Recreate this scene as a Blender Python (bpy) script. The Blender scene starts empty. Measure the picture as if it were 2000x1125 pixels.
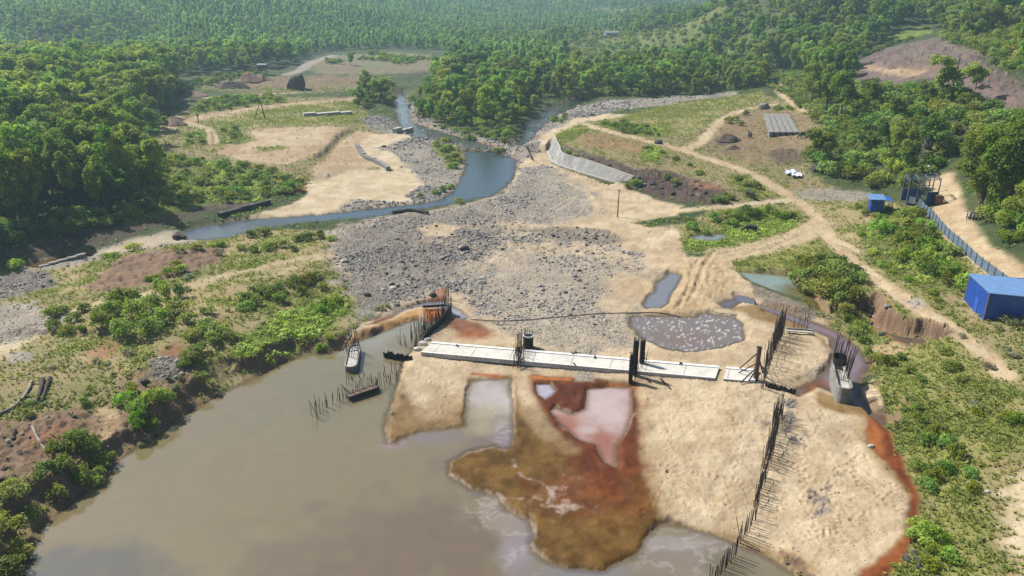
import bpy, math, random
import numpy as np
from mathutils import Vector, Matrix

# ------------------------------------------------------------------ camera, sky, sun, exposure
SC = bpy.context.scene
COL = SC.collection
CAM_H, FOC, CX, CY = 42.0, 1500.0, 1000.0, 562.5          # drone height (m), focal length in photo pixels
PITCH = math.radians(21.9)
cam_d = bpy.data.cameras.new('camera'); cam_d.sensor_width = 36.0; cam_d.lens = 27.0
cam_d.clip_start = 0.5; cam_d.clip_end = 8000.0
cam = bpy.data.objects.new('camera', cam_d); COL.objects.link(cam)
cam.location = (0, 0, CAM_H); cam.rotation_euler = (math.radians(90) - PITCH, 0, 0)
SC.camera = cam

SUN_EL = math.radians(47.0)
SUN_XY = Vector((-0.84, 0.54)).normalized()               # towards the sun, on the ground
world = bpy.data.worlds.new('World'); SC.world = world; world.use_nodes = True
wn = world.node_tree
sky = wn.nodes.new('ShaderNodeTexSky'); sky.sky_type = 'NISHITA'; sky.sun_disc = False
sky.sun_elevation = SUN_EL; sky.sun_rotation = math.atan2(SUN_XY.x, SUN_XY.y)
sky.air_density = 1.0; sky.dust_density = 1.6; sky.ozone_density = 1.0
wn.nodes['Background'].inputs['Strength'].default_value = 0.072
wn.links.new(sky.outputs[0], wn.nodes['Background'].inputs['Color'])
sun_d = bpy.data.lights.new('sun', 'SUN'); sun_d.energy = 5.0; sun_d.angle = math.radians(0.53)
sun_d.color = (1.0, 0.955, 0.88)
sun = bpy.data.objects.new('sun', sun_d); COL.objects.link(sun)
sdir = Vector((SUN_XY.x * math.cos(SUN_EL), SUN_XY.y * math.cos(SUN_EL), math.sin(SUN_EL)))
sun.rotation_euler = sdir.to_track_quat('Z', 'Y').to_euler(); sun.location = sdir * 300
vs = SC.view_settings
vs.view_transform = 'Standard'; vs.look = 'None'; vs.exposure = 0.83; vs.gamma = 1.0; vs.use_curve_mapping = False
SC.render.engine = 'CYCLES'
cy = SC.cycles
cy.max_bounces = 6; cy.diffuse_bounces = 3; cy.glossy_bounces = 2; cy.transmission_bounces = 3
cy.transparent_max_bounces = 8; cy.volume_bounces = 0; cy.use_denoising = True
cy.caustics_reflective = False; cy.caustics_refractive = False

# ------------------------------------------------------------------ projection helpers (drone camera model -> places on the ground)
FW = np.array((0, math.cos(PITCH), -math.sin(PITCH))); UP = np.array((0, math.sin(PITCH), math.cos(PITCH)))
def ray(px, py):
    return np.array((1.0, 0, 0)) * (px - CX) / FOC + FW + UP * (CY - py) / FOC
def at(px, py, z):                       # the place at height z that the photo shows at this pixel
    d = ray(px, py); t = (z - CAM_H) / d[2]
    return Vector((d[0] * t, d[1] * t, z))
def project(p):
    d = np.array((p[0], p[1], p[2] - CAM_H)); D = d @ FW
    return CX + FOC * d[0] / D, CY - FOC * (d @ UP) / D
def metres(px, py, z, dpx):              # height in metres of an upright thing dpx pixels tall standing there
    p = at(px, py, z); a = project(p)[1]; b = project((p.x, p.y, p.z + 1))[1]
    return dpx / (a - b)

# ------------------------------------------------------------------ noise
def _h(ix, iy, s):
    n = (ix.astype(np.int64) * 374761393 + iy.astype(np.int64) * 668265263 + s * 1442695041) & 0x7fffffff
    n = ((n ^ (n >> 13)) * 1274126177) & 0x7fffffff
    n = ((n ^ (n >> 16)) * 668265263) & 0x7fffffff
    return ((n ^ (n >> 15)) & 0xffffff) / float(0xffffff)
def vnoise(x, y, s=0):
    x = np.asarray(x, float); y = np.asarray(y, float)
    ix = np.floor(x); iy = np.floor(y); fx = x - ix; fy = y - iy
    ux = fx * fx * (3 - 2 * fx); uy = fy * fy * (3 - 2 * fy)
    a = _h(ix, iy, s); b = _h(ix + 1, iy, s); c = _h(ix, iy + 1, s); d = _h(ix + 1, iy + 1, s)
    return (a + (b - a) * ux) * (1 - uy) + (c + (d - c) * ux) * uy
def fbm(x, y, s=0, o=4, g=0.5):
    t = 0.0; a = 1.0; n = 0.0
    for k in range(o):
        t = t + a * vnoise(x * 2.03 ** k + 17.3 * k, y * 2.03 ** k - 9.1 * k, s + k); n += a; a *= g
    return t / n
def sstep(a, b, x):
    t = np.clip((x - a) / (b - a), 0, 1); return t * t * (3 - 2 * t)

def inside_dist(X, Y, P):                # signed distance to a polygon, positive inside
    P = np.asarray(P, float); n = len(P); d2 = np.full(X.shape, 1e18); ins = np.zeros(X.shape, bool)
    for i in range(n):
        x0, y0 = P[i]; x1, y1 = P[(i + 1) % n]; ex, ey = x1 - x0, y1 - y0
        L = ex * ex + ey * ey + 1e-12; t = np.clip(((X - x0) * ex + (Y - y0) * ey) / L, 0, 1)
        d2 = np.minimum(d2, (X - x0 - t * ex) ** 2 + (Y - y0 - t * ey) ** 2)
        if y0 != y1:
            c = ((y0 > Y) != (y1 > Y)) & (X < ex * (Y - y0) / (ey if ey else 1e-12) + x0)
            ins ^= c
    d = np.sqrt(d2); return np.where(ins, d, -d)
def line_dist(X, Y, P):                  # distance to a polyline, side (>0 left of travel), position along 0..1
    P = np.asarray(P, float); d2 = np.full(X.shape, 1e18); side = np.zeros(X.shape); tt = np.zeros(X.shape)
    seg = np.hypot(*(P[1:] - P[:-1]).T); acc = np.concatenate([[0], np.cumsum(seg)]); tot = acc[-1]
    for i in range(len(P) - 1):
        x0, y0 = P[i]; x1, y1 = P[i + 1]; ex, ey = x1 - x0, y1 - y0; L = ex * ex + ey * ey + 1e-12
        t = np.clip(((X - x0) * ex + (Y - y0) * ey) / L, 0, 1)
        q = (X - x0 - t * ex) ** 2 + (Y - y0 - t * ey) ** 2; m = q < d2
        d2 = np.where(m, q, d2); side = np.where(m, ex * (Y - y0) - ey * (X - x0), side)
        tt = np.where(m, (acc[i] + t * seg[i]) / tot, tt)
    return np.sqrt(d2), side, tt
def smooth_line(P, n=4):                 # Catmull-Rom
    P = [np.asarray(p, float) for p in P]; Q = [2 * P[0] - P[1]] + P + [2 * P[-1] - P[-2]]; out = []
    for i in range(1, len(Q) - 2):
        a, b, c, d = Q[i - 1], Q[i], Q[i + 1], Q[i + 2]
        for k in range(n):
            t = k / n
            out.append(0.5 * (2 * b + (c - a) * t + (2 * a - 5 * b + 4 * c - d) * t * t + (3 * b - a - 3 * c + d) * t ** 3))
    out.append(P[-1]); return out

# ------------------------------------------------------------------ terrain height
CTRL = """600,900,.2 900,1000,.2 1300,1150,.3 1100,800,.22 830,780,.22 1000,930,.12 1150,1000,.15 950,920,.1 1040,1060,.12 1200,1060,.15 1220,900,.3 1400,850,.9 1330,800,.7 1600,950,.7 1680,880,.5 1500,700,.6 1300,640,.55 1100,620,.55
900,600,.4 1000,500,.7 1200,520,.8 900,440,.9 1100,400,1.0 700,470,1.0 1000,340,1.0 800,380,1.0 600,430,.9 400,460,.9 200,490,.8 0,530,.7
650,600,1.0 560,620,2.0 400,620,3.2 250,620,3.3 100,640,2.4 0,700,2.5 150,750,2.8 300,720,2.6 450,690,2.0 250,850,1.3 50,950,2 -100,1100,2.5
330,540,2.2 500,520,1.6 600,480,1.3 250,500,2.2 80,560,1.5 -200,800,3 -300,600,2
1700,640,1.2 1760,700,1.6 1800,800,1.8 1850,950,1.8 1850,1100,1.8 1950,1000,2.5 1950,800,2.8 1900,680,3.2 1800,600,3.2 1750,560,3 1650,470,2.5
1600,520,1.7 1500,510,1.2 1420,470,1.2 1500,430,1.5 1580,420,2 1700,430,3 1750,480,3.4 1850,530,3.8 1900,600,3.5 2100,900,4 2000,640,4
1990,560,5 1900,455,5.3 1845,385,5.6 1760,380,4.5 1650,375,3.2
2000,480,7 1950,400,8 1900,340,9 1800,320,7.5 1700,330,5.5 1600,310,4 1650,250,7 1750,230,11 1850,250,13 1980,250,15 1700,170,11 1600,180,7
1560,200,5 1520,160,5 1600,120,7 1700,110,15 1850,120,20 1980,150,20 1990,60,25 1800,50,22 1650,60,19.6 1900,10,30 1700,10,29 2200,200,20 2200,400,14 2300,60,27
1500,50,19 1240,45,4 1400,20,25 1300,60,10 1560,10,29.5 1350,100,3
1300,300,3.5 1450,340,3.3 1400,240,3 1500,250,3.5 1560,300,4 1250,240,3 1150,260,3.5 1200,310,3.8 1400,370,3 1300,372,1.6 1540,380,2.4 1300,200,2.2 1450,190,3.5
650,280,2.5 550,300,2.8 450,270,3.2 600,220,3 350,240,4 500,180,4 650,170,3.5 700,130,4 560,130,5 480,340,2.5 400,380,2.2 350,330,3 560,370,1.6 700,300,1.6 760,330,1.2
0,440,3.5 150,430,3.5 250,400,3.5 0,350,6 200,300,5 100,220,6 300,180,5 0,180,8 400,140,5 -300,450,7 -300,300,9 -300,150,12
100,100,4 300,90,4 500,90,3 100,60,14 400,50,16 700,60,6.5 700,20,18 300,10,25 0,30,20 500,5,25.5 900,60,2 900,20,11 1100,30,3 1250,10,4 1000,3,14 1300,0,8
900,230,1.5 950,180,2 1050,150,2 850,150,2.5 1200,150,2 1150,110,2 900,110,2.5 1400,150,2.5 780,220,1.3 1040,240,1.3"""
CP = [at(*map(float, s.split(','))) for s in CTRL.split()]
CP = np.array([tuple(p) for p in CP] + [(-1300, 1700, 32), (-500, 1900, 24), (200, 2200, 26), (900, 1800, 45), (1500, 1500, 60), (-1500, 900, 30), (900, 900, 50)])
def warp(x, y):
    q = np.maximum(np.asarray(y, float), 5) + 20.0
    return np.stack([np.asarray(x, float) / q, 0.8 * np.log(q)], -1)
WC = warp(CP[:, 0], CP[:, 1])
def kern(r2): return np.sqrt(r2 + 0.0006)
_n = len(CP); _A = np.zeros((_n + 1, _n + 1))
_A[:_n, :_n] = kern(((WC[:, None] - WC[None]) ** 2).sum(-1)) - np.eye(_n) * 0.002
_A[:_n, _n] = 1; _A[_n, :_n] = 1
RB = np.linalg.solve(_A, np.append(CP[:, 2], 0))
def base_height(x, y):
    q = warp(x, y).reshape(-1, 2); out = np.empty(len(q))
    for i in range(0, len(q), 40000):
        c = q[i:i + 40000]
        r2 = (c[:, :1] - WC[:, 0]) ** 2 + (c[:, 1:] - WC[:, 1]) ** 2
        out[i:i + 40000] = kern(r2) @ RB[:_n] + RB[_n]
    return out.reshape(np.shape(x))
_ts = np.exp(np.linspace(math.log(40), math.log(2400), 500))
def hit(px, py):                          # where the sight line meets the base terrain
    d = ray(px, py); d = d / np.hypot(d[0], d[1])
    x, y, z = d[0] * _ts, d[1] * _ts, CAM_H + d[2] * _ts
    g = z - base_height(x, y); k = np.argmax(g < 0)
    if g[k] >= 0: k = len(_ts) - 1
    k = max(k, 1); a = g[k - 1] / (g[k - 1] - g[k] + 1e-9); t = _ts[k - 1] + (_ts[k] - _ts[k - 1]) * a
    return (d[0] * t, d[1] * t)
_hc = {}
def gxy(p):
    if p not in _hc: _hc[p] = hit(*p)
    return _hc[p]
def pts(s): return [tuple(float(v) for v in q.split(',')) for q in s.split()]
def ground_poly(s, z=None):
    return [gxy(p) if z is None else tuple(at(p[0], p[1], z))[:2] for p in pts(s)]
# ------------------------------------------------------------------ water outlines: name, level, outline, bed slope, depth, shore wobble (m)
WATERS = [
 ('pond', 0.0, "-90,1500 -40,1250 10,1150 35,1105 75,1030 130,985 190,935 225,900 290,860 350,815 430,770 520,725 590,692 640,689 690,670 740,651 790,631 815,624 835,629 852,628 862,622 858,638 840,654 826,668 812,680 800,692 790,702 783,735 782,745 762,800 752,832 757,864 772,864 800,846 850,838 905,833 908,780 915,745 960,739 1000,738 1004,790 1003,840 1003,870 985,880 960,872 920,882 880,905 880,925 920,955 975,965 990,995 1035,1015 1045,1040 1035,1065 1060,1090 1110,1110 1180,1112 1240,1080 1265,1045 1290,1020 1310,1022 1400,1045 1450,1065 1500,1085 1560,1125 1640,1250 1700,1500", .16, .9, .22),
 ('puddle', .12, "735,628 790,602 832,589 870,587 905,608 920,622 903,628 884,618 866,604 850,602 822,600 780,612", .1, .2, .12),
 ('pool', .06, "1145,760 1190,756 1235,757 1237,800 1225,840 1205,870 1205,915 1180,905 1160,870 1130,860 1100,835 1072,803 1085,795 1115,808 1140,800", .1, .25, .1),
 ('puddle', .1, "1045,750 1075,750 1088,765 1065,782 1048,772", .1, .2, .1),
 ('pool', .25, "1228,618 1260,612 1300,616 1350,618 1385,610 1405,607 1425,608 1450,630 1458,650 1450,668 1400,682 1340,690 1290,680 1260,668 1232,642", .2, .5, .3),
 ('pool', .4, "1308,531 1334,538 1324,560 1310,578 1308,592 1293,603 1260,604 1253,596 1262,580 1277,570 1280,552 1294,545", .2, .5, .1),
 ('pool', .5, "1438,530 1475,533 1545,540 1552,556 1580,568 1600,596 1612,612 1595,606 1570,588 1545,580 1500,565 1462,549", .2, .5, .15),
 ('puddle', .42, "1400,592 1418,584 1450,585 1448,592 1430,604 1410,602", .1, .2, .1),
 ('stream', .1, "1445,585 1500,598 1560,618 1610,635 1640,648 1680,680 1702,716 1690,732 1681,752 1688,780 1708,806 1730,814 1737,832 1722,838 1700,816 1685,801 1665,798 1658,790 1640,780 1620,765 1590,752 1560,772 1550,760 1590,740 1617,716 1626,690 1620,662 1580,645 1540,628 1490,606 1442,592", .1, .3, .12),
 ('puddle', .9, "1343,463 1370,458 1412,456 1428,463 1400,472 1352,471", .1, .3, .2),
 ('river', .72, "905,278 960,295 1012,311 1005,350 985,370 960,385 930,389 870,401 830,409 760,420 700,428 620,434 560,440 520,448 470,458 440,468 370,471 350,465 362,450 420,437 480,428 560,424 640,417 720,408 800,400 850,392 880,378 895,358 908,325", .12, .8, .5),
 ('puddle', .6, "40,524 80,507 130,497 195,491 185,500 140,511 90,524", .1, .3, .3),
 ('stream', .95, "766,186 792,182 800,212 806,238 850,252 900,268 945,280 985,288 935,292 895,284 850,273 812,271 786,258 776,240 770,215", .08, .3, 1.0),
 ('stream', .95, "1000,292 1012,268 1022,240 1055,221 1085,205 1120,192 1155,184 1178,190 1112,216 1078,232 1060,252 1042,272 1020,290", .08, .3, 1.0),
]
WPOLY = [ground_poly(w[2], w[1]) for w in WATERS]
# ------------------------------------------------------------------ cut banks: top edge (left to right), drop, run-out, height of the edge
SCARPS = [
 ("1688,566 1712,573 1734,588 1743,612 1769,621 1818,629 1846,635 1872,645", 2.6, 5.0),
 ("598,312 620,300 640,283 650,270 668,258 700,249", 1.1, 6.0),
 ("560,352 600,345 640,340 660,331", .8, 5.0),
 ("1290,1019 1350,1028 1400,1043 1450,1062", .35, 1.5),
 ("1290,606 1330,610 1380,608", .5, 1.0),
 ("20,640 150,640 240,650 330,660", .7, 4.0),
 ("1560,330 1490,300 1440,290", .6, 5.0),
]
SCL = [(smooth_line([gxy(p) for p in pts(s)], 4), h, r) for s, h, r in SCARPS]
# ------------------------------------------------------------------ rough earth: outline, bump height
ROUGH = [
 ("170,560 240,500 330,485 440,480 430,520 300,560 190,575", .55, 2.2), ("0,525 90,525 110,560 0,590", .35, 1.2),
 ("-60,830 60,815 150,790 240,815 225,900 130,965 0,960 -80,1000", .38, 1.3), ("230,740 330,690 400,720 420,760 330,815 240,850", .3, 1.2),
 ("1100,285 1170,305 1230,330 1290,330 1360,350 1430,385 1380,400 1320,392 1240,366 1180,330", .6, 2.2),
 ("620,440 760,425 900,400 1000,372 1010,440 1180,470 1200,500 1000,520 880,540 760,580 700,600 680,570 650,520", .22, .9),
 ("1330,500 1420,500 1445,540 1400,590 1330,615 1290,610 1330,560", .3, 1.0), ("1700,660 1800,655 1850,690 1760,700", .4, 1.3),
 ("1690,100 1850,80 2000,160 2000,230 1850,140 1700,150", 1.2, 6.0), ("1500,290 1570,290 1580,320 1510,325", .6, 3.0),
 ("380,155 560,150 720,150 730,172 560,178 420,178", .5, 4.0), ("1000,430 1100,440 1200,450 1230,470 1100,460 1010,470", .3, 1.1),
]
ROUGH += [("1030,760 1240,760 1480,745 1560,790 1690,870 1770,965 1755,1055 1690,1130 1500,1090 1300,1030 1250,960 1240,820", .10, .9), ("800,705 1000,720 900,745 900,830 800,840", .06, .8), ("1470,700 1600,650 1620,700 1550,760", .10, 1.0), ("1230,450 1330,440 1330,500 1240,500", .12, 1.2), ("1060,320 1230,380 1330,405 1200,430 1160,400", .12, 1.5)]
ROUGHP = [(ground_poly(s), a, l) for s, a, l in ROUGH]
RUTS = [("1395,490 1375,520 1362,555 1345,590", .14, .3), ("1368,505 1350,530 1345,560 1325,600", .14, .3), ("1545,455 1480,478 1410,496 1380,505", .12, .35),
        ("1560,462 1490,488 1420,505", .1, .35)]
RUTL = [(smooth_line([gxy(p) for p in pts(s)], 5), h, w) for s, h, w in RUTS]

REV_T = np.array([tuple(at(a, b, 3.1))[:2] for a, b in ((1082, 266), (1092, 284), (1100, 300), (1140, 311), (1185, 326), (1238, 345))]); REV_B = np.array([tuple(at(a, b, 1.0))[:2] for a, b in ((1068, 296), (1074, 306), (1080, 317), (1122, 333), (1175, 349), (1222, 362))])
def near(X, Y, P, m):
    P = np.asarray(P); a = P.min(0) - m; b = P.max(0) + m
    return np.nonzero((X > a[0]) & (X < b[0]) & (Y > a[1]) & (Y < b[1]))[0]
def height(x, y):
    x = np.asarray(x, float); shp = x.shape; X = x.ravel(); Y = np.asarray(y, float).ravel()
    z = base_height(X, Y)
    wx = X + (fbm(X * .5, Y * .5, 31, 3) - .5) * 2.4; wy = Y + (fbm(X * .5, Y * .5, 37, 3) - .5) * 2.4
    far = sstep(60, 400, Y); z = z + (fbm(X * .0055, Y * .0075, 91, 3) - .48) * 26 * sstep(440, 760, Y)
    z = z + (fbm(X * .3, Y * .3, 5, 3) - .5) * (.3 + .5 * far) + (fbm(X * 1.4, Y * 1.4, 7, 3) - .5) * .12
    for P, h, r in SCL:
        k = near(X, Y, P, r * 4)
        if len(k):
            d, s, t = line_dist(wx[k], wy[k], P)
            tap = sstep(0, .12, t) * sstep(0, .12, 1 - t)
            z[k] -= np.where(s < 0, h * np.exp(-d / r) * sstep(0, 1, d / (.4 + .007 * Y[k])) * tap, 0)
            z[k] += np.where(s > 0, .15 * h * np.exp(-d / 1.0) * tap, 0)
    for P, a, l in ROUGHP:
        k = near(X, Y, P, 4)
        if len(k):
            m = sstep(-.8, 1.6, inside_dist(wx[k], wy[k], P))
            q = fbm(X[k] / l, Y[k] / l, 61, 4, .6); z[k] += m * a * (np.abs(q - .5) * -3.2 + .55 + (fbm(X[k] * 1.7, Y[k] * 1.7, 67, 3) - .5) * .9)
    k = near(X, Y, np.concatenate([REV_T, REV_B]), 6)
    if len(k):                             # ground cut back behind the sloping revetment
        dt, st, _ = line_dist(X[k], Y[k], REV_T); db, sb, tb = line_dist(X[k], Y[k], REV_B)
        ins = inside_dist(X[k], Y[k], np.concatenate([REV_T, REV_B[::-1]])); f = db / (db + dt + 1e-6)
        z[k] = np.where(ins > -.3, np.minimum(z[k], .55 + 2.1 * f), np.where((dt < 6) & (st > 0), np.minimum(z[k], 2.75 + .28 * dt), z[k]))
        m = (sb < 0) & (db < 5) & (tb > .001) & (tb < .999); z[k] = np.where(m, np.minimum(z[k], .85 + .05 * db), z[k])
    bank_n = sstep(.35, .7, fbm(X * .3, Y * .3, 53, 3))
    for P, h, w in RUTL:
        k = near(X, Y, P, 3)
        if len(k):
            d, s, t = line_dist(X[k], Y[k], P); z[k] += -h * np.exp(-(d / w) ** 2) + .5 * h * np.exp(-((d - 2 * w) / w) ** 2)
    for (nm, wl, s_, sl, md, wob), P in zip(WATERS, WPOLY):
        k = near(X, Y, P, 9)
        if len(k):
            ax = X[k] + (fbm(X[k] * .9, Y[k] * .9, 41, 4, .6) - .5) * 3.2 * wob; ay = Y[k] + (fbm(X[k] * .9, Y[k] * .9, 47, 4, .6) - .5) * 3.2 * wob
            d = inside_dist(ax, ay, P)
            zi = wl - np.minimum(md, sl * np.maximum(d, 0)); lo = wl + .02 + .08 * np.minimum(np.maximum(-d, 0), 1.0) - .3 * np.maximum(-d - 1.3, 0)
            o = np.maximum(-d, 0); hi = wl + .04 + o * (.30 + .9 * bank_n[k]) + .25 * np.maximum(o - 1.2, 0) ** 1.3
            z[k] = np.where(d > 0, np.minimum(z[k], zi), np.where(d > -3.5, np.maximum(np.minimum(z[k], hi), lo), np.minimum(z[k], hi)))
    return z.reshape(shp)
def hz(x, y): return float(height(np.array([x]), np.array([y]))[0])
def ground(px, py):                       # a standing place for things, on the finished terrain
    x, y = gxy((float(px), float(py))); return Vector((x, y, hz(x, y)))

# ------------------------------------------------------------------ terrain sheet
NR, NC = 600, 1010
_py = np.linspace(1345, 4, NR - 14); _dep = PITCH + np.arctan((_py - CY) / FOC)
YS = np.concatenate([CAM_H / np.tan(_dep), np.linspace(1750, 3200, 14)])
US = np.linspace(-1, 1, NC)
HW = .81 * (YS * math.cos(PITCH) + CAM_H * math.sin(PITCH))
GX = (HW[:, None] * US[None]).ravel(); GY = np.repeat(YS, NC)
GZ = height(GX, GY)

# footprints and hoof marks pressed into the sand
_rf = random.Random(77)
for (ax, ay), (bx_, by_), nst in (((1560, 1070), (1600, 800), 60), ((1740, 960), (1570, 1080), 40), ((1640, 850), (1730, 1010), 50), ((1520, 1000), (1700, 900), 40), ((1280, 900), (1460, 960), 36), ((1340, 780), (1260, 1000), 36), ((1600, 690), (1530, 740), 26), ((1560, 900), (1660, 1060), 40), ((1680, 880), (1600, 1000), 40), ((1420, 780), (1440, 1000), 36), ((820, 720), (880, 800), 24)):
    A_, B_ = at(ax, ay, .6), at(bx_, by_, .6); wob_ = _rf.uniform(0, 9)
    for i in range(nst):
        f = i / nst; qx = A_.x + (B_.x - A_.x) * f + .9 * math.sin(f * 7 + wob_) + (.14 if i % 2 else -.14) + _rf.uniform(-.2, .2); qy = A_.y + (B_.y - A_.y) * f + .6 * math.cos(f * 6 + wob_) + _rf.uniform(-.2, .2)
        r0 = int(np.searchsorted(YS, qy)); c0 = int((qx / HW[min(r0, NR - 1)] + 1) / 2 * (NC - 1)); sl_ = [(r, c) for r in range(max(r0 - 5, 0), min(r0 + 6, NR)) for c in range(max(c0 - 5, 0), min(c0 + 6, NC))]
        ii = np.array([r * NC + c for r, c in sl_]); d2 = (GX[ii] - qx) ** 2 + (GY[ii] - qy) ** 2; GZ[ii] += -.10 * np.exp(-d2 / .022) + .025 * np.exp(-(np.sqrt(d2) - .3) ** 2 / .008)
def lin(r, g, b):
    c = np.array((r, g, b), float) / 255.0
    return np.where(c <= .04045, c / 12.92, ((c + .055) / 1.055) ** 2.4)
KEXP = 2.15                                # a sunlit level surface shows its own colour times about this
def alb(r, g, b): return lin(r, g, b) / KEXP
CLS = {  # colour as the photograph shows it in full light (two tones), patch size, gravel, grass, herbs, rough
 'floor': ((62, 82, 46), (88, 96, 58), 6, 0, .1, .3), 'dry': ((150, 150, 88), (182, 163, 122), 3.2, .1, .55, .35),
 'dryearth': ((178, 155, 122), (150, 142, 98), 2.5, .2, .35, .3), 'grass': ((134, 146, 68), (160, 156, 92), 2.5, 0, 1, .4),
 'lush': ((104, 136, 46), (128, 152, 60), 1.6, 0, 1, 1), 'field': ((152, 154, 92), (172, 160, 108), 6, 0, .7, .1),
 'sand': ((222, 200, 166), (200, 176, 142), 2.0, .04, 0, 0), 'pale': ((228, 209, 176), (206, 184, 148), 2.0, .05, 0, 0),
 'tan': ((210, 184, 150), (186, 157, 124), 5, .08, .05, .03), 'mud': ((190, 160, 120), (215, 188, 148), 1.2, .08, 0, 0),
 'road': ((220, 198, 162), (198, 172, 136), 1.5, .12, 0, 0), 'track': ((216, 196, 162), (194, 172, 136), 1.2, .15, .03, 0),
 'cobble': ((162, 153, 142), (184, 173, 158), 1.6, 1, 0, 0), 'fine': ((188, 176, 160), (166, 158, 147), 1.5, .75, 0, 0),
 'dark': ((120, 112, 104), (152, 144, 134), 1.2, 1, 0, 0), 'soil': ((134, 108, 90), (158, 128, 104), 1.3, .3, .03, .05),
 'black': ((84, 70, 64), (106, 88, 78), 1.0, .4, .02, .06), 'red': ((152, 104, 76), (176, 126, 92), 1.2, .2, 0, .03),
 'rust': ((108, 52, 20), (140, 74, 28), 1.0, .05, 0, 0), 'orange': ((196, 122, 62), (176, 100, 50), .8, .02, 0, 0),
 'olive': ((98, 68, 18), (132, 98, 42), 1.6, .06, 0, 0), 'wet': ((170, 142, 96), (150, 118, 74), 1.0, .2, 0, 0),
 'spit': ((214, 172, 118), (200, 152, 98), 1.2, .02, 0, 0), 'salt': ((205, 190, 180), (170, 140, 120), .5, .1, 0, 0),
 'umber': ((84, 38, 14), (114, 56, 22), .9, .05, 0, 0), 'brownfield': ((146, 128, 104), (128, 130, 92), 6, .3, .25, .3), 'rock': ((136, 120, 114), (116, 100, 96), 4, .2, .05, .03),
 'bushy': ((110, 122, 62), (134, 138, 78), 2, 0, .8, .8),
}
nv = len(GX)
CO = np.zeros((nv, 3)); GRAVEL = np.zeros(nv); GRASS = np.zeros(nv); DAMP = np.zeros(nv); HERB = np.zeros(nv)
N1 = fbm(GX * .25, GY * .25, 71, 4); N3 = fbm(GX * 1.5, GY * 1.5, 73, 4, .6)
WX = (fbm(GX * .45, GY * .45, 81, 4, .6) - .5) * 2; WY = (fbm(GX * .45, GY * .45, 87, 4, .6) - .5) * 2
def tones(cls, k):
    a, b, sz, gv, gr, hb = CLS[cls]
    n = fbm(GX[k] / sz, GY[k] / sz, 90 + len(cls), 4, .6); t = sstep(.3, .7, n)[:, None]
    return alb(*a) * (1 - t) + alb(*b) * t, gv, gr * (.35 + .9 * (1 - t[:, 0])), hb * (.3 + 1.1 * (1 - t[:, 0]))
def lay(cls, k, w):
    c, gv, gr, hb = tones(cls, k); w_ = w[:, None]
    CO[k] = CO[k] * (1 - w_) + c * w_; GRAVEL[k] += (gv - GRAVEL[k]) * w; GRASS[k] += (gr - GRASS[k]) * w; HERB[k] += (hb - HERB[k]) * w; DAMP[k] += ({'rust': .9, 'umber': 1, 'olive': .85, 'wet': .6, 'orange': .5, 'salt': .5}.get(cls, 0) - DAMP[k]) * w
def area(cls, s, soft=.6, wob=1.2, op=1.0, z=None, breakup=0):
    P = ground_poly(s, z); k = near(GX, GY, P, 3 + 2 * wob + soft)
    if not len(k): return
    d = inside_dist(GX[k] + WX[k] * wob, GY[k] + WY[k] * wob, P)
    w = sstep(-soft, soft, d) * op
    if breakup: w = w * sstep(breakup - .12, breakup + .12, N3[k] + .25 * (1 - np.exp(-np.maximum(d, 0) / 2)))
    lay(cls, k, w)
def stroke(cls, s, width, soft=.4, wob=.5, op=1.0, z=None, breakup=0):
    P = ground_poly(s, z); P = smooth_line(P, 4) if len(P) > 2 else P
    k = near(GX, GY, P, width + 2 * wob + soft + 1)
    if not len(k): return
    d, _, t = line_dist(GX[k] + WX[k] * wob, GY[k] + WY[k] * wob, P)
    w = sstep(-soft, soft, width / 2 - d) * op
    if breakup: w = w * sstep(breakup - .12, breakup + .12, N3[k])
    lay(cls, k, w)
allk = np.arange(nv); lay('floor', allk, np.ones(nv))
k = np.nonzero(GY > 300)[0]; lay('bushy', k, sstep(.42, .6, fbm(GX[k] * .02, GY[k] * .014, 55, 3)) * sstep(110, 40, np.abs(GX[k] - .14 * GY[k])) * .9)
# left bank, between river and pond
area('dry', "-300,545 0,530 100,520 200,500 330,478 450,458 560,448 650,450 685,500 655,540 695,590 705,625 650,660 590,695 520,730 430,775 350,820 225,905 130,990 35,1110 -100,1400 -500,1000", .8, 1)
area('dryearth', "-300,545 0,560 120,580 330,560 330,600 180,640 0,740 -200,900", 1.2, 2, .8)
area('dryearth', "0,680 120,690 260,720 300,760 200,800 60,800 -100,860", 1, 2, .8, breakup=.42)
stroke('track', "0,670 100,625 200,590 330,568 450,535 560,510 640,500", 2.2, .8, .8, .9)
stroke('track', "330,568 420,548 520,540 640,498", 1.5, .8, .8, .6)
area('pale', "-60,690 10,650 60,640 70,655 30,690 -40,730", 1, 1.2, .7)
area('fine', "0,590 70,590 130,612 110,640 40,660 -60,680", .8, 1.2, .9)
area('fine', "15,690 50,684 72,694 50,706 15,706", .5, .5, .9)
area('soil', "170,560 235,505 330,486 440,482 432,512 380,528 300,560 195,572", .7, 1.2)
area('dark', "-80,530 60,526 100,535 108,560 40,575 -80,590", .8, 1)
area('lush', "455,690 475,655 540,612 600,592 672,578 684,602 645,640 605,678 530,690 470,706", .9, 1)
area('grass', "430,520 500,500 520,515 470,528", .6, 1)
area('grass', "560,600 640,560 670,570 600,600", .6, 1)
area('soil', "-80,840 60,815 150,790 240,815 225,900 130,965 0,960 -100,1000", 1, 1.4, .9)
area('red', "40,850 110,830 170,850 150,890 80,890", .8, 1.2, .6)
area('soil', "235,745 330,690 400,720 430,755 330,815 240,855", .9, 1.2, .8)
area('dark', "290,700 345,690 380,715 350,745 300,745", .6, 1)
area('mud', "190,800 225,790 235,850 215,905 190,900", .5, .8, .8)
stroke('wet', "10,1160 75,1035 190,940 290,865 430,775 520,730 590,696", 1.3, .5, .4, z=0.1)
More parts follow.
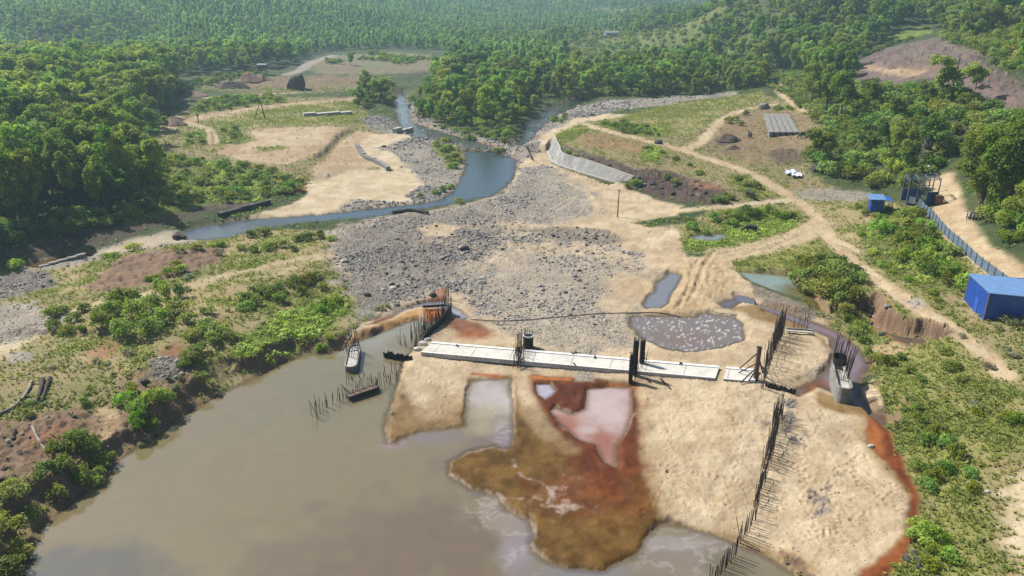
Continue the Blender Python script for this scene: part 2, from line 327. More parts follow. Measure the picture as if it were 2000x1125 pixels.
area('soil', "430,770 520,722 590,690 650,655 665,640 600,665 500,700 420,750", .6, .8, .7)
area('red', "310,690 345,668 375,672 350,700", .6, .8, .8)
area('red', "165,690 200,655 235,660 225,690 180,705", .6, .8, .7)
area('red', "560,540 600,530 620,545 580,560", .6, .8, .7)
# river gravel along the forest edge and left terrace
area('fine', "20,524 190,487 330,452 480,423 565,418 565,432 450,445 365,476 250,494 100,530", .8, 1)
area('pale', "180,490 330,455 470,430 540,425 450,440 360,470 250,492", 1, 1.2, .6)
area('black', "-300,540 0,508 100,490 250,462 340,432 420,412 500,402 500,390 400,395 300,420 100,470 -300,520", 1, 1.5, .9)
area('bushy', "250,440 330,420 400,400 500,395 590,375 600,352 540,335 470,320 400,310 330,300 280,300 250,380", 1, 2)
area('red', "560,330 610,330 640,345 600,375 560,380 520,360", 1, 1.5, .8)
area('dryearth', "270,300 280,255 330,225 420,195 560,190 700,190 725,235 745,262 690,285 740,325 640,350 590,360 540,345 420,315 340,300", 1.5, 2)
area('field', "400,240 440,222 520,208 600,200 690,195 722,238 640,243 500,247 420,250", 1.5, 2)
area('tan', "425,300 440,285 490,255 560,248 640,246 672,250 655,268 640,284 600,310 560,322 500,318 450,310", 1.2, 2)
area('pale', "500,262 600,252 650,256 600,285 520,290", 2, 3, .6)
area('tan', "610,330 640,300 660,270 700,252 745,262 700,285 738,325 660,348 620,350", 1, 1.5)
area('field', "495,288 560,284 565,290 510,296", .8, 1.2)
area('bushy', "355,262 400,258 408,280 365,286", .8, 1.5)
area('bushy', "428,254 470,252 500,272 470,282 432,280", .8, 1.5, .8)
stroke('tan', "330,246 400,228 480,215 560,205 640,196 700,192", 6, 2, 2)
stroke('track', "330,235 380,212 420,195 480,186 560,182 640,178 720,170", 3.5, 1, 1)
stroke('track', "420,195 395,188 372,178 358,172", 3, .8, 1)
stroke('road', "408,282 407,262 404,254", 1.1, .3, .3); stroke('road', "424,282 419,262 412,254", 1.1, .3, .3)
stroke('track', "412,256 385,245 355,237", 3, .8, .8)
area('brownfield', "365,172 430,160 480,150 560,150 720,148 730,172 640,180 480,182", 2, 4)
area('soil', "470,155 560,150 700,150 720,166 600,172 480,172", 2, 4, .7)
area('brownfield', "600,125 650,108 760,100 850,108 870,125 830,140 720,146 620,146", 3, 6)
stroke('fine', "560,146 590,136 605,124 655,107", 5, 1, 1)
area('bushy', "395,200 470,185 560,188 560,200 450,208 390,222 365,222", 1, 2)
# sands upstream on the left of the river
area('pale', "440,432 500,418 560,402 600,380 595,352 650,333 742,330 695,285 722,262 790,258 850,275 905,290 908,330 892,368 850,396 720,414 560,430", .8, 1.2)
area('cobble', "735,290 800,268 885,285 908,320 897,362 850,393 810,396 790,385 830,362 800,330 770,300", 1.0, 1.6)
area('cobble', "700,232 740,225 790,245 800,262 770,262 730,255", 1.0, 1.6)
area('cobble', "690,388 760,395 840,392 850,398 720,412 640,418", .8, 1.2, .8)
area('bushy', "840,280 880,272 905,295 900,325 880,335 850,300", .8, 1.2, .7)
area('cobble', "985,300 1010,262 1040,240 1100,215 1160,205 1200,215 1140,235 1085,260 1065,285 1075,318 1015,330", 1, 2)
area('fine', "1100,216 1180,196 1330,188 1440,178 1445,186 1330,203 1210,214 1120,226", 1, 1.5)
area('pale', "1060,262 1090,250 1120,232 1190,222 1240,225 1200,240 1140,245 1085,268 1080,300 1060,318 1050,290", 1, 1.5)
area('cobble', "770,200 800,190 860,245 960,270 1000,285 1040,235 1070,215 1060,240 1020,300 960,290 880,285 800,265", 1.5, 2)
# right terrace
area('dryearth', "1085,265 1145,238 1250,225 1480,182 1560,205 1610,250 1585,330 1620,372 1540,384 1440,394 1340,392 1240,350 1120,305", 1, 2)
area('field', "1205,232 1260,215 1330,198 1490,178 1485,198 1420,214 1390,240 1340,262 1260,258 1230,245", 1.2, 2)
area('bushy', "1170,242 1220,240 1300,255 1290,268 1230,262 1175,250", .8, 1.5)
area('soil', "1370,285 1400,250 1430,222 1500,210 1580,225 1600,255 1565,310 1500,320 1440,315", 1.5, 2.5, .65)
area('red', "1110,265 1180,262 1260,285 1300,302 1230,300 1150,285", 1.5, 2, .5)
area('grass', "1085,262 1140,242 1155,252 1120,275 1095,285", .8, 1.2)
area('lush', "1245,300 1275,285 1300,300 1285,318 1255,316", .8, 1.2, .8)
area('black', "1098,284 1170,306 1235,330 1300,332 1370,352 1440,386 1390,402 1320,394 1240,368 1235,345 1150,314", .7, 1.5)
area('red', "1340,350 1400,362 1410,375 1370,370", .8, 1.2, .8)
area('grass', "1420,345 1470,345 1520,370 1510,385 1450,390 1440,370", 1, 1.5)
stroke('road', "1550,390 1480,346 1400,316 1320,290 1250,272 1180,255 1140,242", 3.2, .8, .7)
stroke('road', "1340,293 1365,280 1385,258 1410,235 1450,215 1510,205", 3.2, .8, .7)
area('fine', "1550,372 1620,366 1700,376 1690,392 1620,396 1560,398", 1, 1.5, .8)
area('black', "1500,292 1555,290 1575,315 1530,325 1505,310", .8, 1.5, .7); area('black', "1395,270 1430,262 1445,275 1410,285", .8, 1.2, .8)
# right bank
area('dry', "1325,440 1400,405 1545,392 1620,392 1720,392 1790,402 1870,480 1960,548 2300,760 2400,1400 1760,1400 1700,1130 1770,1080 1792,1000 1775,930 1742,848 1732,780 1705,705 1650,650 1605,620 1560,575 1440,532 1425,505 1335,490", .8, 1.2)
area('grass', "1440,528 1430,505 1520,490 1600,470 1640,500 1680,560 1640,600 1580,560 1500,540", .8, 1.5)
area('lush', "1335,485 1330,470 1400,450 1420,425 1500,405 1560,420 1555,445 1480,465 1400,485 1350,492", .8, 1.5)
area('bushy', "1670,440 1760,420 1850,480 1900,540 1880,580 1800,560 1700,520", 1, 2)
area('bushy', "1700,640 1640,610 1600,600 1640,590 1700,600 1740,650", .8, 1.2, .8)
area('grass', "1680,690 1760,690 1830,780 1900,880 1840,960 1790,900 1740,780", 1, 1.5, .9)
area('grass', "1790,1010 1850,1000 1950,1130 1900,1250 1790,1200", 1, 1.5, .7)
area('grass', "1730,780 1800,670 1890,660 2010,740 2010,890 1900,920 1940,1130 1790,1140 1800,1000", 2, 3, .8)
area('dryearth', "1860,640 1930,690 2000,760 2100,800 2100,700 1980,640 1900,620", 1, 1.5, .6)
area('dryearth', "1940,900 2050,860 2200,900 2200,1300 1990,1250 1930,1100 1925,1000", 1, 1.5, .8)
area('pale', "1975,930 2060,900 2080,1100 1995,1110 1960,1050 1950,1010", .8, 1.4, .9, breakup=.45)
stroke('dryearth', "1560,392 1590,418 1602,440 1640,488 1690,528 1740,566 1790,600 1830,628", 4.2, 1.2, 1, .5)
stroke('road', "1560,392 1590,418 1602,440 1640,488 1690,528 1740,566 1790,600 1830,628 1875,655 1930,700 1960,735", 2.2, .6, .5)
stroke('pale', "1625,468 1650,476 1672,490", 1.2, .4, .5)
area('fine', "1765,585 1795,582 1808,596 1785,602", .4, .5)
area('red', "1690,575 1740,590 1750,625 1790,640 1860,648 1850,660 1780,662 1730,640", .5, .8, .8)
area('black', "1744,622 1775,632 1820,636 1866,647 1850,656 1780,656 1746,640", .5, .6, .95)  # dark earth of the cut, with the overhang's shade put into its colour
area('mud', "1700,665 1760,650 1800,665 1760,690 1715,690", .6, 1, .8, breakup=.42)
stroke('pale', "1030,448 1100,441 1230,432 1320,414 1430,402 1545,390", 2.2, .7, .6)
stroke('track', "1602,440 1575,458 1500,482 1420,500 1390,515 1360,555 1335,600", 4.8, 1, .8, .9)
stroke('road', "1602,446 1560,466 1490,488 1430,502", .9, .3, .3); stroke('road', "1590,436 1550,452 1480,474 1410,492", .9, .3, .3, .8)
stroke('road', "2110,640 2030,580 1965,531 1924,501 1889,471 1868,441 1850,411 1851,385 1841,365 1836,350", 4.2, .8, .7)
area('road', "1822,428 1828,405 1850,400 1885,412 1905,432 1890,445 1860,450", .6, .8)
stroke('road', "1512,150 1528,178 1550,198 1566,208 1580,216", 4.5, .8, .7)
# right hillside
area('rock', "1670,128 1730,95 1830,72 1900,98 1960,148 2030,180 2030,240 1930,205 1860,175 1790,155 1720,172 1680,158", 2, 4)
area('soil', "1700,140 1760,125 1860,130 1900,150 1800,150", 3, 5, .5)
area('rock', "1800,270 1850,240 1890,245 1860,290 1815,300", 2, 3, .8)
area('grass', "1730,72 1780,55 1810,52 1815,65 1760,78", 2, 3)
area('lush', "1735,75 1765,60 1812,50 1815,62 1770,76", 2, 2, .8)
area('grass', "1900,75 2010,50 2010,110 1960,120 1920,95", 2, 3)
stroke('tan', "1690,130 1740,140 1800,142", 4, 1, 1.5, .8)
# sand bars and riverbed
area('sand', "615,700 695,640 745,602 705,562 655,522 640,452 745,424 900,402 985,376 1012,322 1055,290 1085,310 1230,368 1330,402 1322,420 1232,436 1322,452 1342,500 1424,508 1448,538 1470,556 1500,568 1560,590 1640,640 1640,800 1692,800 1690,870 1752,925 1772,965 1770,1012 1755,1055 1722,1085 1690,1140 1700,1300 1600,1300 1500,1095 1300,1030 1250,1090 1100,1120 1030,1070 870,920 745,865 780,700", .5, .8)
area('pale', "1180,432 1250,408 1330,400 1320,416 1240,432", .8, 1); area('pale', "1225,448 1320,440 1330,462 1250,466", .8, 1, .8)
area('cobble', "640,450 745,424 900,402 985,376 1012,325 1075,322 1112,345 1160,378 1168,418 1080,436 1005,442 1110,446 1190,468 1240,498 1262,535 1248,575 1232,612 1225,655 1190,690 1060,678 1000,640 940,618 893,565 838,575 790,590 735,605 690,622 690,590 650,530", 2.2, 3.6)
area('sand', "900,520 1000,470 1180,470 1250,510 1240,620 1190,690 1050,680 980,620", 3, 3, .8, breakup=.60)
area('sand', "880,440 1000,430 1160,440 1200,470 1000,470", 3, 3, .7, breakup=.58)
area('mud', "800,445 900,460 960,470 900,500 820,480", 2, 3, .6, breakup=.5)
area('dark', "650,470 760,425 900,408 960,420 1000,470 900,500 880,545 800,575 740,600 700,600 680,560", 1, 2, .55)
area('dark', "1000,452 1100,442 1190,450 1225,470 1180,478 1060,462", .8, 1.2, .7)
area('fine', "920,540 1000,500 1120,490 1215,520 1230,580 1215,650 1150,685 1060,672 980,620", 3.5, 3.5, .7)
area('fine', "1060,345 1110,350 1155,380 1150,415 1080,428 1030,400", 1, 1.5, .9)
stroke('pale', "1075,408 1120,385 1140,405 1110,425 1070,420", .4, .2, .3, .7); stroke('pale', "1060,425 1110,398 1128,380", .4, .2, .3, .6)
stroke('sand', "1090,352 1140,372 1165,405 1150,425", 1.0, .3, .4, .8)
area('sand', "810,445 850,435 905,445 880,462 830,460", .8, 1.2, .8)
area('sand', "1155,590 1175,580 1200,560 1230,560 1240,600 1200,620", 1, 1.5, .8); area('sand', "1170,545 1215,530 1275,545 1265,575 1200,565", 1, 1.5, .8)
area('mud', "1180,560 1240,540 1270,550 1262,575 1220,585", .8, 1.2, .5)
area('mud', "1255,600 1300,560 1340,510 1400,495 1440,530 1435,555 1390,600 1340,618 1290,612", .8, 1.2, .7)
area('dark', "1470,556 1545,584 1600,606 1590,616 1520,600 1468,572", .4, .6, .8)
area('wet', "1420,596 1480,596 1560,625 1585,645 1540,640 1470,620", .5, .6)
area('wet', "1560,640 1612,660 1622,690 1600,660", .4, .5)
area('fine', "1575,725 1612,700 1605,720 1580,735", .4, .5, .9)
# rust, wet margins
area('spit', "600,693 660,660 740,633 800,607 822,602 824,612 792,632 740,652 690,671 640,690", .3, .4)
area('rust', "715,635 780,601 836,583 878,573 866,588 800,602 740,632", .3, .4, .9)
area('orange', "826,602 870,597 872,612 852,627 830,625", .3, .3); area('red', "835,575 868,560 885,568 860,580", .4, .5, .8)
area('rust', "878,608 920,626 962,645 945,662 900,655 868,634", .7, .6, .85); area('orange', "900,640 950,648 975,655 930,668 890,655", .8, .8, .5)
area('wet', "1240,745 1262,800 1262,900 1290,965 1310,1020 1270,1000 1240,900", 1.4, .8, .9)
area('olive', "1005,735 1045,735 1240,750 1246,800 1246,900 1268,960 1292,1022 1240,1084 1180,1116 1110,1114 1060,1094 1031,1066 1041,1040 1031,1018 986,998 971,968 916,958 876,928 876,902 920,878 960,868 1000,868 1004,800", .4, .4, z=.1)
area('rust', "1006,735 1240,748 1246,850 1244,920 1190,950 1120,890 1060,815 1035,772", 1.6, 1.0)
area('umber', "1030,745 1140,750 1130,800 1075,800 1050,790", .8, .8, .8)
area('umber', "1236,760 1246,820 1238,900 1215,930 1210,880 1232,830", .5, .5, .8)
area('umber', "1060,820 1110,850 1170,910 1200,940 1130,920 1080,870", .9, .8, .7)
area('rust', "1120,900 1240,915 1262,980 1200,1000 1100,960", 2.5, 1.5, .75); area('rust', "1030,930 1120,940 1180,1000 1100,1010 1040,960", 2.0, 1.5, .6)
stroke('sand', "1018,735 1026,775 1045,815 1075,850", 1.7, .6, .3, .9); stroke('wet', "1030,800 1065,845 1110,880", 1.8, .7, .4, .7)
area('salt', "1060,930 1110,940 1140,995 1090,1010 1045,990", 1.5, 1.5, .75, breakup=.62)
stroke('salt', "980,976 1030,972 1060,980 1085,1000", .35, .15, .5, .6, breakup=.55); stroke('salt', "1005,900 1018,930 1050,935 1070,955", .3, .15, .4, .6, breakup=.5)
area('salt', "1078,800 1110,800 1140,812 1130,850 1100,838", .3, .4, .7)
stroke('salt', "880,928 920,958 975,970 990,1000", .5, .25, .2, .7, z=.05)
stroke('salt', "751,832 755,862 770,866 800,848", .4, .2, .15, .7, z=.05); stroke('salt', "1035,1018 1044,1040 1034,1066 1060,1092", .4, .2, .15, .6, z=.05)
stroke('salt', "985,880 962,872 930,880", .6, .25, .2, .7, z=.05)
area('olive', "783,745 800,790 820,820 880,820 905,780 918,742 930,742 908,836 850,842 800,850 770,868 748,860 750,825", .7, .5, .9, z=.1)
area('wet', "770,780 840,800 900,760 905,835 840,840 770,862 752,850", .7, .8, .6, z=.1)
stroke('orange', "925,731 960,733 1002,737", .6, .2, .15, z=.2); stroke('orange', "1040,738 1080,741 1112,742", .7, .2, .15, z=.2); stroke('orange', "1196,752 1238,757", .7, .2, .15, z=.2)
area('fine', "1120,725 1160,730 1160,748 1125,745", .4, .5, .9)
area('wet', "1340,1025 1400,1040 1480,1070 1560,1110 1600,1125 1580,1100 1500,1060 1420,1030", .5, .6, .8)
area('rust', "1690,800 1720,832 1742,846 1766,900 1788,950 1793,1000 1788,1040 1762,1086 1735,1140 1660,1140 1718,1088 1755,1058 1770,1012 1770,965 1750,925 1715,893 1692,868 1685,822", .4, .5)
area('orange', "1690,806 1715,840 1735,880 1720,890 1695,866", .5, .5, .6); area('orange', "1740,1060 1775,1040 1755,1085 1700,1130 1680,1130", .5, .5, .5)
area('wet', "1680,790 1692,870 1750,925 1768,965 1745,935 1690,890 1672,840", .5, .5, .6)
area('rust', "1545,757 1590,742 1622,722 1615,735 1600,750 1560,774", .3, .3, .9); area('red', "1640,650 1600,625 1660,650 1690,680", .3, .4, .8)
area('sand', "1680,745 1705,735 1725,765 1728,795 1705,800 1690,785", .3, .3)
area('wet', "1590,762 1630,770 1700,790 1704,812 1650,808 1600,792", .4, .4)
for sx, sy, rx, ry in ((1548, 790, 13, 12), (1545, 815, 14, 11), (1540, 835, 10, 7), (1555, 858, 17, 13), (1572, 850, 9, 5), (1495, 828, 9, 6), (1592, 972, 14, 12), (1612, 980, 12, 9), (1602, 1000, 20, 11), (1618, 952, 5, 7), (1558, 762, 10, 5), (1645, 930, 6, 5)):
    area('dark', ' '.join('%.1f,%.1f' % (sx + rx * math.cos(a), sy + ry * math.sin(a)) for a in np.linspace(0, 6.28, 9)[:-1]), .3, .5, .95, breakup=.38)

# bare earth on steep cut faces
_Z = GZ.reshape(NR, NC); SLOPE = np.hypot(np.gradient(_Z, axis=1) / (HW * 2 / NC)[:, None], np.gradient(_Z, axis=0) / np.gradient(YS)[:, None]).ravel()
k = np.nonzero((SLOPE > .6) & (GY < 330))[0]; lay('soil', k, sstep(.6, 1.1, SLOPE[k]) * .9)
# wet darkening right at the water line
WET = np.zeros(nv)
for (nm, wl, s_, sl, md, wob), P in zip(WATERS, WPOLY):
    k = near(GX, GY, P, 3); WET[k] = np.maximum(WET[k], sstep(.16, .02, GZ[k] - wl) * sstep(-2.5, -.5, inside_dist(GX[k], GY[k], P)))
for (nm, wl, s_, sl, md, wob), P in zip(WATERS, WPOLY):   # beds and shores carry no plants
    k = near(GX, GY, P, 1); d = inside_dist(GX[k], GY[k], P); u = (d > -.9) & (GZ[k] < wl + .12); GRASS[k[u]] = 0; HERB[k[u]] = 0
    k2 = k[(d > -.2) & (GZ[k] < wl + .03)]; lay('wet', k2, np.ones(len(k2)) * .85)
CO *= (1 - .35 * WET[:, None])
CO *= (.86 + .28 * N1)[:, None] * (.9 + .2 * N3)[:, None]

# ------------------------------------------------------------------ node material helpers
MATS = {}
def new_mat(name):
    m = bpy.data.materials.new(name); m.use_nodes = True; nt = m.node_tree; nt.nodes.clear()
    out = nt.nodes.new('ShaderNodeOutputMaterial'); return m, nt, out
def N(nt, typ, **kw):
    n = nt.nodes.new(typ)
    for k, v in kw.items():
        if k in n.inputs: n.inputs[k].default_value = v
        else: setattr(n, k, v)
    return n
def mixc(nt, a, b, f, mode='MIX'):
    n = nt.nodes.new('ShaderNodeMix'); n.data_type = 'RGBA'; n.blend_type = mode; n.clamp_factor = True
    for i, v in ((6, a), (7, b), (0, f)):
        if hasattr(v, 'is_linked'): nt.links.new(v, n.inputs[i])
        else: n.inputs[i].default_value = v
    return n.outputs[2]
def math_(nt, op, a, b=0.0, c=0.0):
    n = nt.nodes.new('ShaderNodeMath'); n.operation = op
    for i, v in enumerate((a, b, c)):
        if hasattr(v, 'is_linked'): nt.links.new(v, n.inputs[i])
        else: n.inputs[i].default_value = v
    return n.outputs[0]
def ramp(nt, v, stops):
    n = nt.nodes.new('ShaderNodeValToRGB'); e = n.color_ramp.elements
    while len(e) < len(stops): e.new(.5)
    for i, (p, c) in enumerate(stops):
        e[i].position = p; e[i].color = tuple(c) + (1,) if len(c) == 3 else c
    nt.links.new(v, n.inputs[0]); return n.outputs[0]

def ground_material():
    m, nt, out = new_mat('ground_earth'); L = nt.links
    col = N(nt, 'ShaderNodeAttribute', attribute_name='tint'); msk = N(nt, 'ShaderNodeAttribute', attribute_name='mask')
    sep = N(nt, 'ShaderNodeSeparateColor'); L.new(msk.outputs['Color'], sep.inputs[0])
    gravel, grass, wet = sep.outputs[0], sep.outputs[1], sep.outputs[2]
    geo = N(nt, 'ShaderNodeNewGeometry'); P = geo.outputs['Position']
    def noise(scale, detail=6, rough=.6):
        n = N(nt, 'ShaderNodeTexNoise'); L.new(P, n.inputs['Vector']); n.inputs['Scale'].default_value = scale
        n.inputs['Detail'].default_value = detail; n.inputs['Roughness'].default_value = rough; return n
    n_f = noise(3.2, 8, .68); n_m = noise(.8, 5, .6)
    v = N(nt, 'ShaderNodeTexVoronoi'); v.inputs['Scale'].default_value = 3.4; L.new(P, v.inputs['Vector'])
    v2 = N(nt, 'ShaderNodeTexVoronoi'); v2.inputs['Scale'].default_value = 7.5; L.new(P, v2.inputs['Vector'])
    fine = ramp(nt, n_f.outputs[0], [(.3, (.80, .78, .75)), (.47, (.99, .99, .99)), (.7, (1.10, 1.10, 1.09))])
    c = mixc(nt, col.outputs['Color'], fine, 1.0, 'MULTIPLY')
    sp = N(nt, 'ShaderNodeSeparateColor'); L.new(v.outputs['Color'], sp.inputs[0])
    st = ramp(nt, sp.outputs[0], [(0, (.5, .5, .52)), (.45, (.9, .9, .9)), (.8, (1.15, 1.14, 1.12)), (1, (1.5, 1.46, 1.4))])
    sp2 = N(nt, 'ShaderNodeSeparateColor'); L.new(v2.outputs['Color'], sp2.inputs[0])
    st2 = ramp(nt, sp2.outputs[1], [(0, (.66, .66, .68)), (.5, (1, 1, 1)), (1, (1.3, 1.28, 1.25))])
    stones = mixc(nt, st, st2, .5)
    c = mixc(nt, c, mixc(nt, c, stones, 1.0, 'MULTIPLY'), gravel)
    gn = noise(6, 4, .7)
    gcol = ramp(nt, gn.outputs[0], [(.3, (.62, .68, .5)), (.5, (1, 1, 1)), (.7, (1.25, 1.3, 1.05))])
    c = mixc(nt, c, mixc(nt, c, gcol, 1.0, 'MULTIPLY'), grass)
    b = N(nt, 'ShaderNodeBsdfPrincipled'); L.new(c, b.inputs['Base Color'])
    r = math_(nt, 'MULTIPLY_ADD', wet, -.5, .95); L.new(r, b.inputs['Roughness']); L.new(math_(nt, 'MULTIPLY_ADD', wet, -.06, .2), b.inputs['Specular IOR Level'])
    h = math_(nt, 'MULTIPLY', n_f.outputs[0], .035)
    gh = math_(nt, 'MULTIPLY', math_(nt, 'SUBTRACT', .6, v.outputs['Distance']), math_(nt, 'MULTIPLY', gravel, .16))
    h = math_(nt, 'ADD', h, gh); h = math_(nt, 'ADD', h, math_(nt, 'MULTIPLY', gn.outputs[0], math_(nt, 'MULTIPLY', grass, .15)))
    h = math_(nt, 'ADD', h, math_(nt, 'MULTIPLY', n_m.outputs[0], .10))
    bp = N(nt, 'ShaderNodeBump'); L.new(math_(nt, 'MULTIPLY_ADD', wet, -.65, .9), bp.inputs['Strength']); bp.inputs['Distance'].default_value = 1.0
    L.new(h, bp.inputs['Height']); L.new(bp.outputs[0], b.inputs['Normal']); L.new(b.outputs[0], out.inputs[0]); return m

def grid_mesh(name, V, F, mat, smooth=True):
    me = bpy.data.meshes.new(name); V = np.asarray(V, np.float32); F = np.asarray(F, np.int32)
    k = F.shape[1]; me.vertices.add(len(V)); me.vertices.foreach_set('co', V.ravel())
    me.loops.add(F.size); me.loops.foreach_set('vertex_index', F.ravel())
    me.polygons.add(len(F)); me.polygons.foreach_set('loop_start', np.arange(0, F.size, k, dtype=np.int32))
    me.update(calc_edges=True)
    me.polygons.foreach_set('use_smooth', np.full(len(F), smooth))
    if mat: me.materials.append(mat)
    return me
def attr(me, name, C, dom='POINT'):
    C = np.asarray(C, np.float32)
    if C.shape[1] == 3: C = np.concatenate([C, np.ones((len(C), 1), np.float32)], 1)
    a = me.attributes.new(name, 'FLOAT_COLOR', dom); a.data.foreach_set('color', C.ravel())
def add(name, me, parent=None, loc=(0, 0, 0)):
    o = bpy.data.objects.new(name, me); COL.objects.link(o); o.location = loc
    if parent: o.parent = parent
    return o
def tag(o, label=None, cat=None, group=None, kind=None):
    for k, v in (('label', label), ('category', cat), ('group', group), ('kind', kind)):
        if v: o[k] = v
    return o

_r, _c = np.meshgrid(np.arange(NR - 1), np.arange(NC - 1), indexing='ij'); _i = (_r * NC + _c).ravel()
GF = np.stack([_i, _i + 1, _i + NC + 1, _i + NC], 1)
g_me = grid_mesh('ground', np.stack([GX, GY, GZ], 1), GF, ground_material())
attr(g_me, 'tint', np.clip(CO, 0, 1)); attr(g_me, 'mask', np.stack([np.clip(GRAVEL, 0, 1), np.clip(GRASS, 0, 1), np.clip(np.maximum(WET, DAMP), 0, 1)], 1))
tag(add('ground', g_me), 'valley ground of sand bars, cobbles, grass and bare earth', None, None, 'structure')

# ------------------------------------------------------------------ water sheets
def water_material(name, ripple, bump, rough=.06, ior=1.4):
    m, nt, out = new_mat(name); L = nt.links
    col = N(nt, 'ShaderNodeAttribute', attribute_name='tint')
    geo = N(nt, 'ShaderNodeNewGeometry')
    n1 = N(nt, 'ShaderNodeTexNoise'); L.new(geo.outputs['Position'], n1.inputs['Vector']); n1.inputs['Scale'].default_value = .35; n1.inputs['Detail'].default_value = 6; n1.inputs['Distortion'].default_value = 1.2
    c = mixc(nt, col.outputs['Color'], ramp(nt, n1.outputs[0], [(.3, (.95, .95, .94)), (.7, (1.05, 1.05, 1.04))]), 1.0, 'MULTIPLY')
    b = N(nt, 'ShaderNodeBsdfPrincipled'); L.new(c, b.inputs['Base Color']); b.inputs['Roughness'].default_value = rough
    b.inputs['IOR'].default_value = ior; L.new(col.outputs['Alpha'], b.inputs['Alpha'])
    n2 = N(nt, 'ShaderNodeTexNoise'); L.new(geo.outputs['Position'], n2.inputs['Vector']); n2.inputs['Scale'].default_value = ripple; n2.inputs['Detail'].default_value = 3
    bp = N(nt, 'ShaderNodeBump'); bp.inputs['Strength'].default_value = bump; bp.inputs['Distance'].default_value = .1
    L.new(n2.outputs[0], bp.inputs['Height']); L.new(bp.outputs[0], b.inputs['Normal']); L.new(b.outputs[0], out.inputs[0]); return m
W_STILL = water_material('still_water', 1.6, .035, .04, 1.7); W_FLOW = water_material('running_water', 3.0, .35, .1); W_POOL = water_material('pool_water', 4.0, .12, .12)
G3 = lambda a: a.reshape(NR, NC)
# base colour, then patches: x, y, half width, half height, colour, strength (photo pixels, laid on the water plane)
WCOL = {
 0: ((144, 130, 98), [(150, 1110, 200, 60, (96, 98, 96), .7), (800, 1080, 300, 120, (124, 104, 88), .7), (950, 900, 90, 60, (124, 108, 98), .7), (640, 760, 160, 80, (136, 130, 96), .8), (960, 775, 60, 45, (204, 192, 186), .95), (950, 820, 40, 40, (186, 172, 140), .6), (985, 850, 30, 40, (150, 134, 138), .8),
     (1020, 1060, 45, 70, (158, 146, 150), .9), (1150, 1125, 120, 30, (140, 136, 140), .8), (1350, 1080, 150, 60, (150, 136, 122), .9), (1310, 1060, 70, 24, (180, 172, 164), .5), (1420, 1110, 60, 30, (120, 112, 76), .7), (980, 1000, 50, 40, (168, 152, 140), .6), (950, 650, 60, 30, (160, 158, 140), .6), (720, 640, 110, 50, (160, 160, 146), .8), (770, 865, 30, 14, (160, 136, 140), .7), (860, 850, 60, 16, (140, 126, 128), .7)]),
 1: ((168, 166, 176), [(905, 612, 25, 14, (190, 186, 196), .7)]), 2: ((196, 164, 156), [(1190, 790, 45, 40, (212, 190, 188), .95), (1180, 870, 40, 45, (170, 112, 92), .9), (1110, 830, 40, 24, (176, 116, 92), .9), (1150, 840, 24, 10, (206, 186, 180), .8)]),
 3: ((196, 190, 204), []), 4: ((140, 130, 124), [(1340, 660, 60, 20, (146, 118, 106), .6)]), 5: ((140, 142, 148), []), 6: ((150, 168, 160), [(1580, 590, 50, 40, (112, 100, 44), .95), (1540, 575, 20, 20, (128, 128, 90), .5)]), 7: ((120, 118, 124), []),
 8: ((148, 128, 132), [(1640, 770, 30, 30, (108, 116, 134), .8), (1700, 790, 40, 60, (140, 104, 92), .7), (1590, 750, 40, 18, (150, 96, 66), .9), (1680, 700, 30, 40, (146, 132, 140), .7), (1500, 600, 80, 16, (162, 148, 160), .8)]),
 9: ((150, 160, 164), []), 10: ((70, 86, 96), [(430, 455, 60, 22, (108, 110, 104), .8), (530, 438, 60, 12, (74, 70, 48), .7)]), 11: ((112, 92, 52), []), 12: ((96, 100, 98), []), 13: ((92, 98, 96), [(1130, 200, 60, 14, (60, 70, 60), .8)]),
}
WNAMES = {'pond': 'murky olive brown pond filling the foreground of the riverbed', 'river': 'blue grey river bending through the gravel bed'}
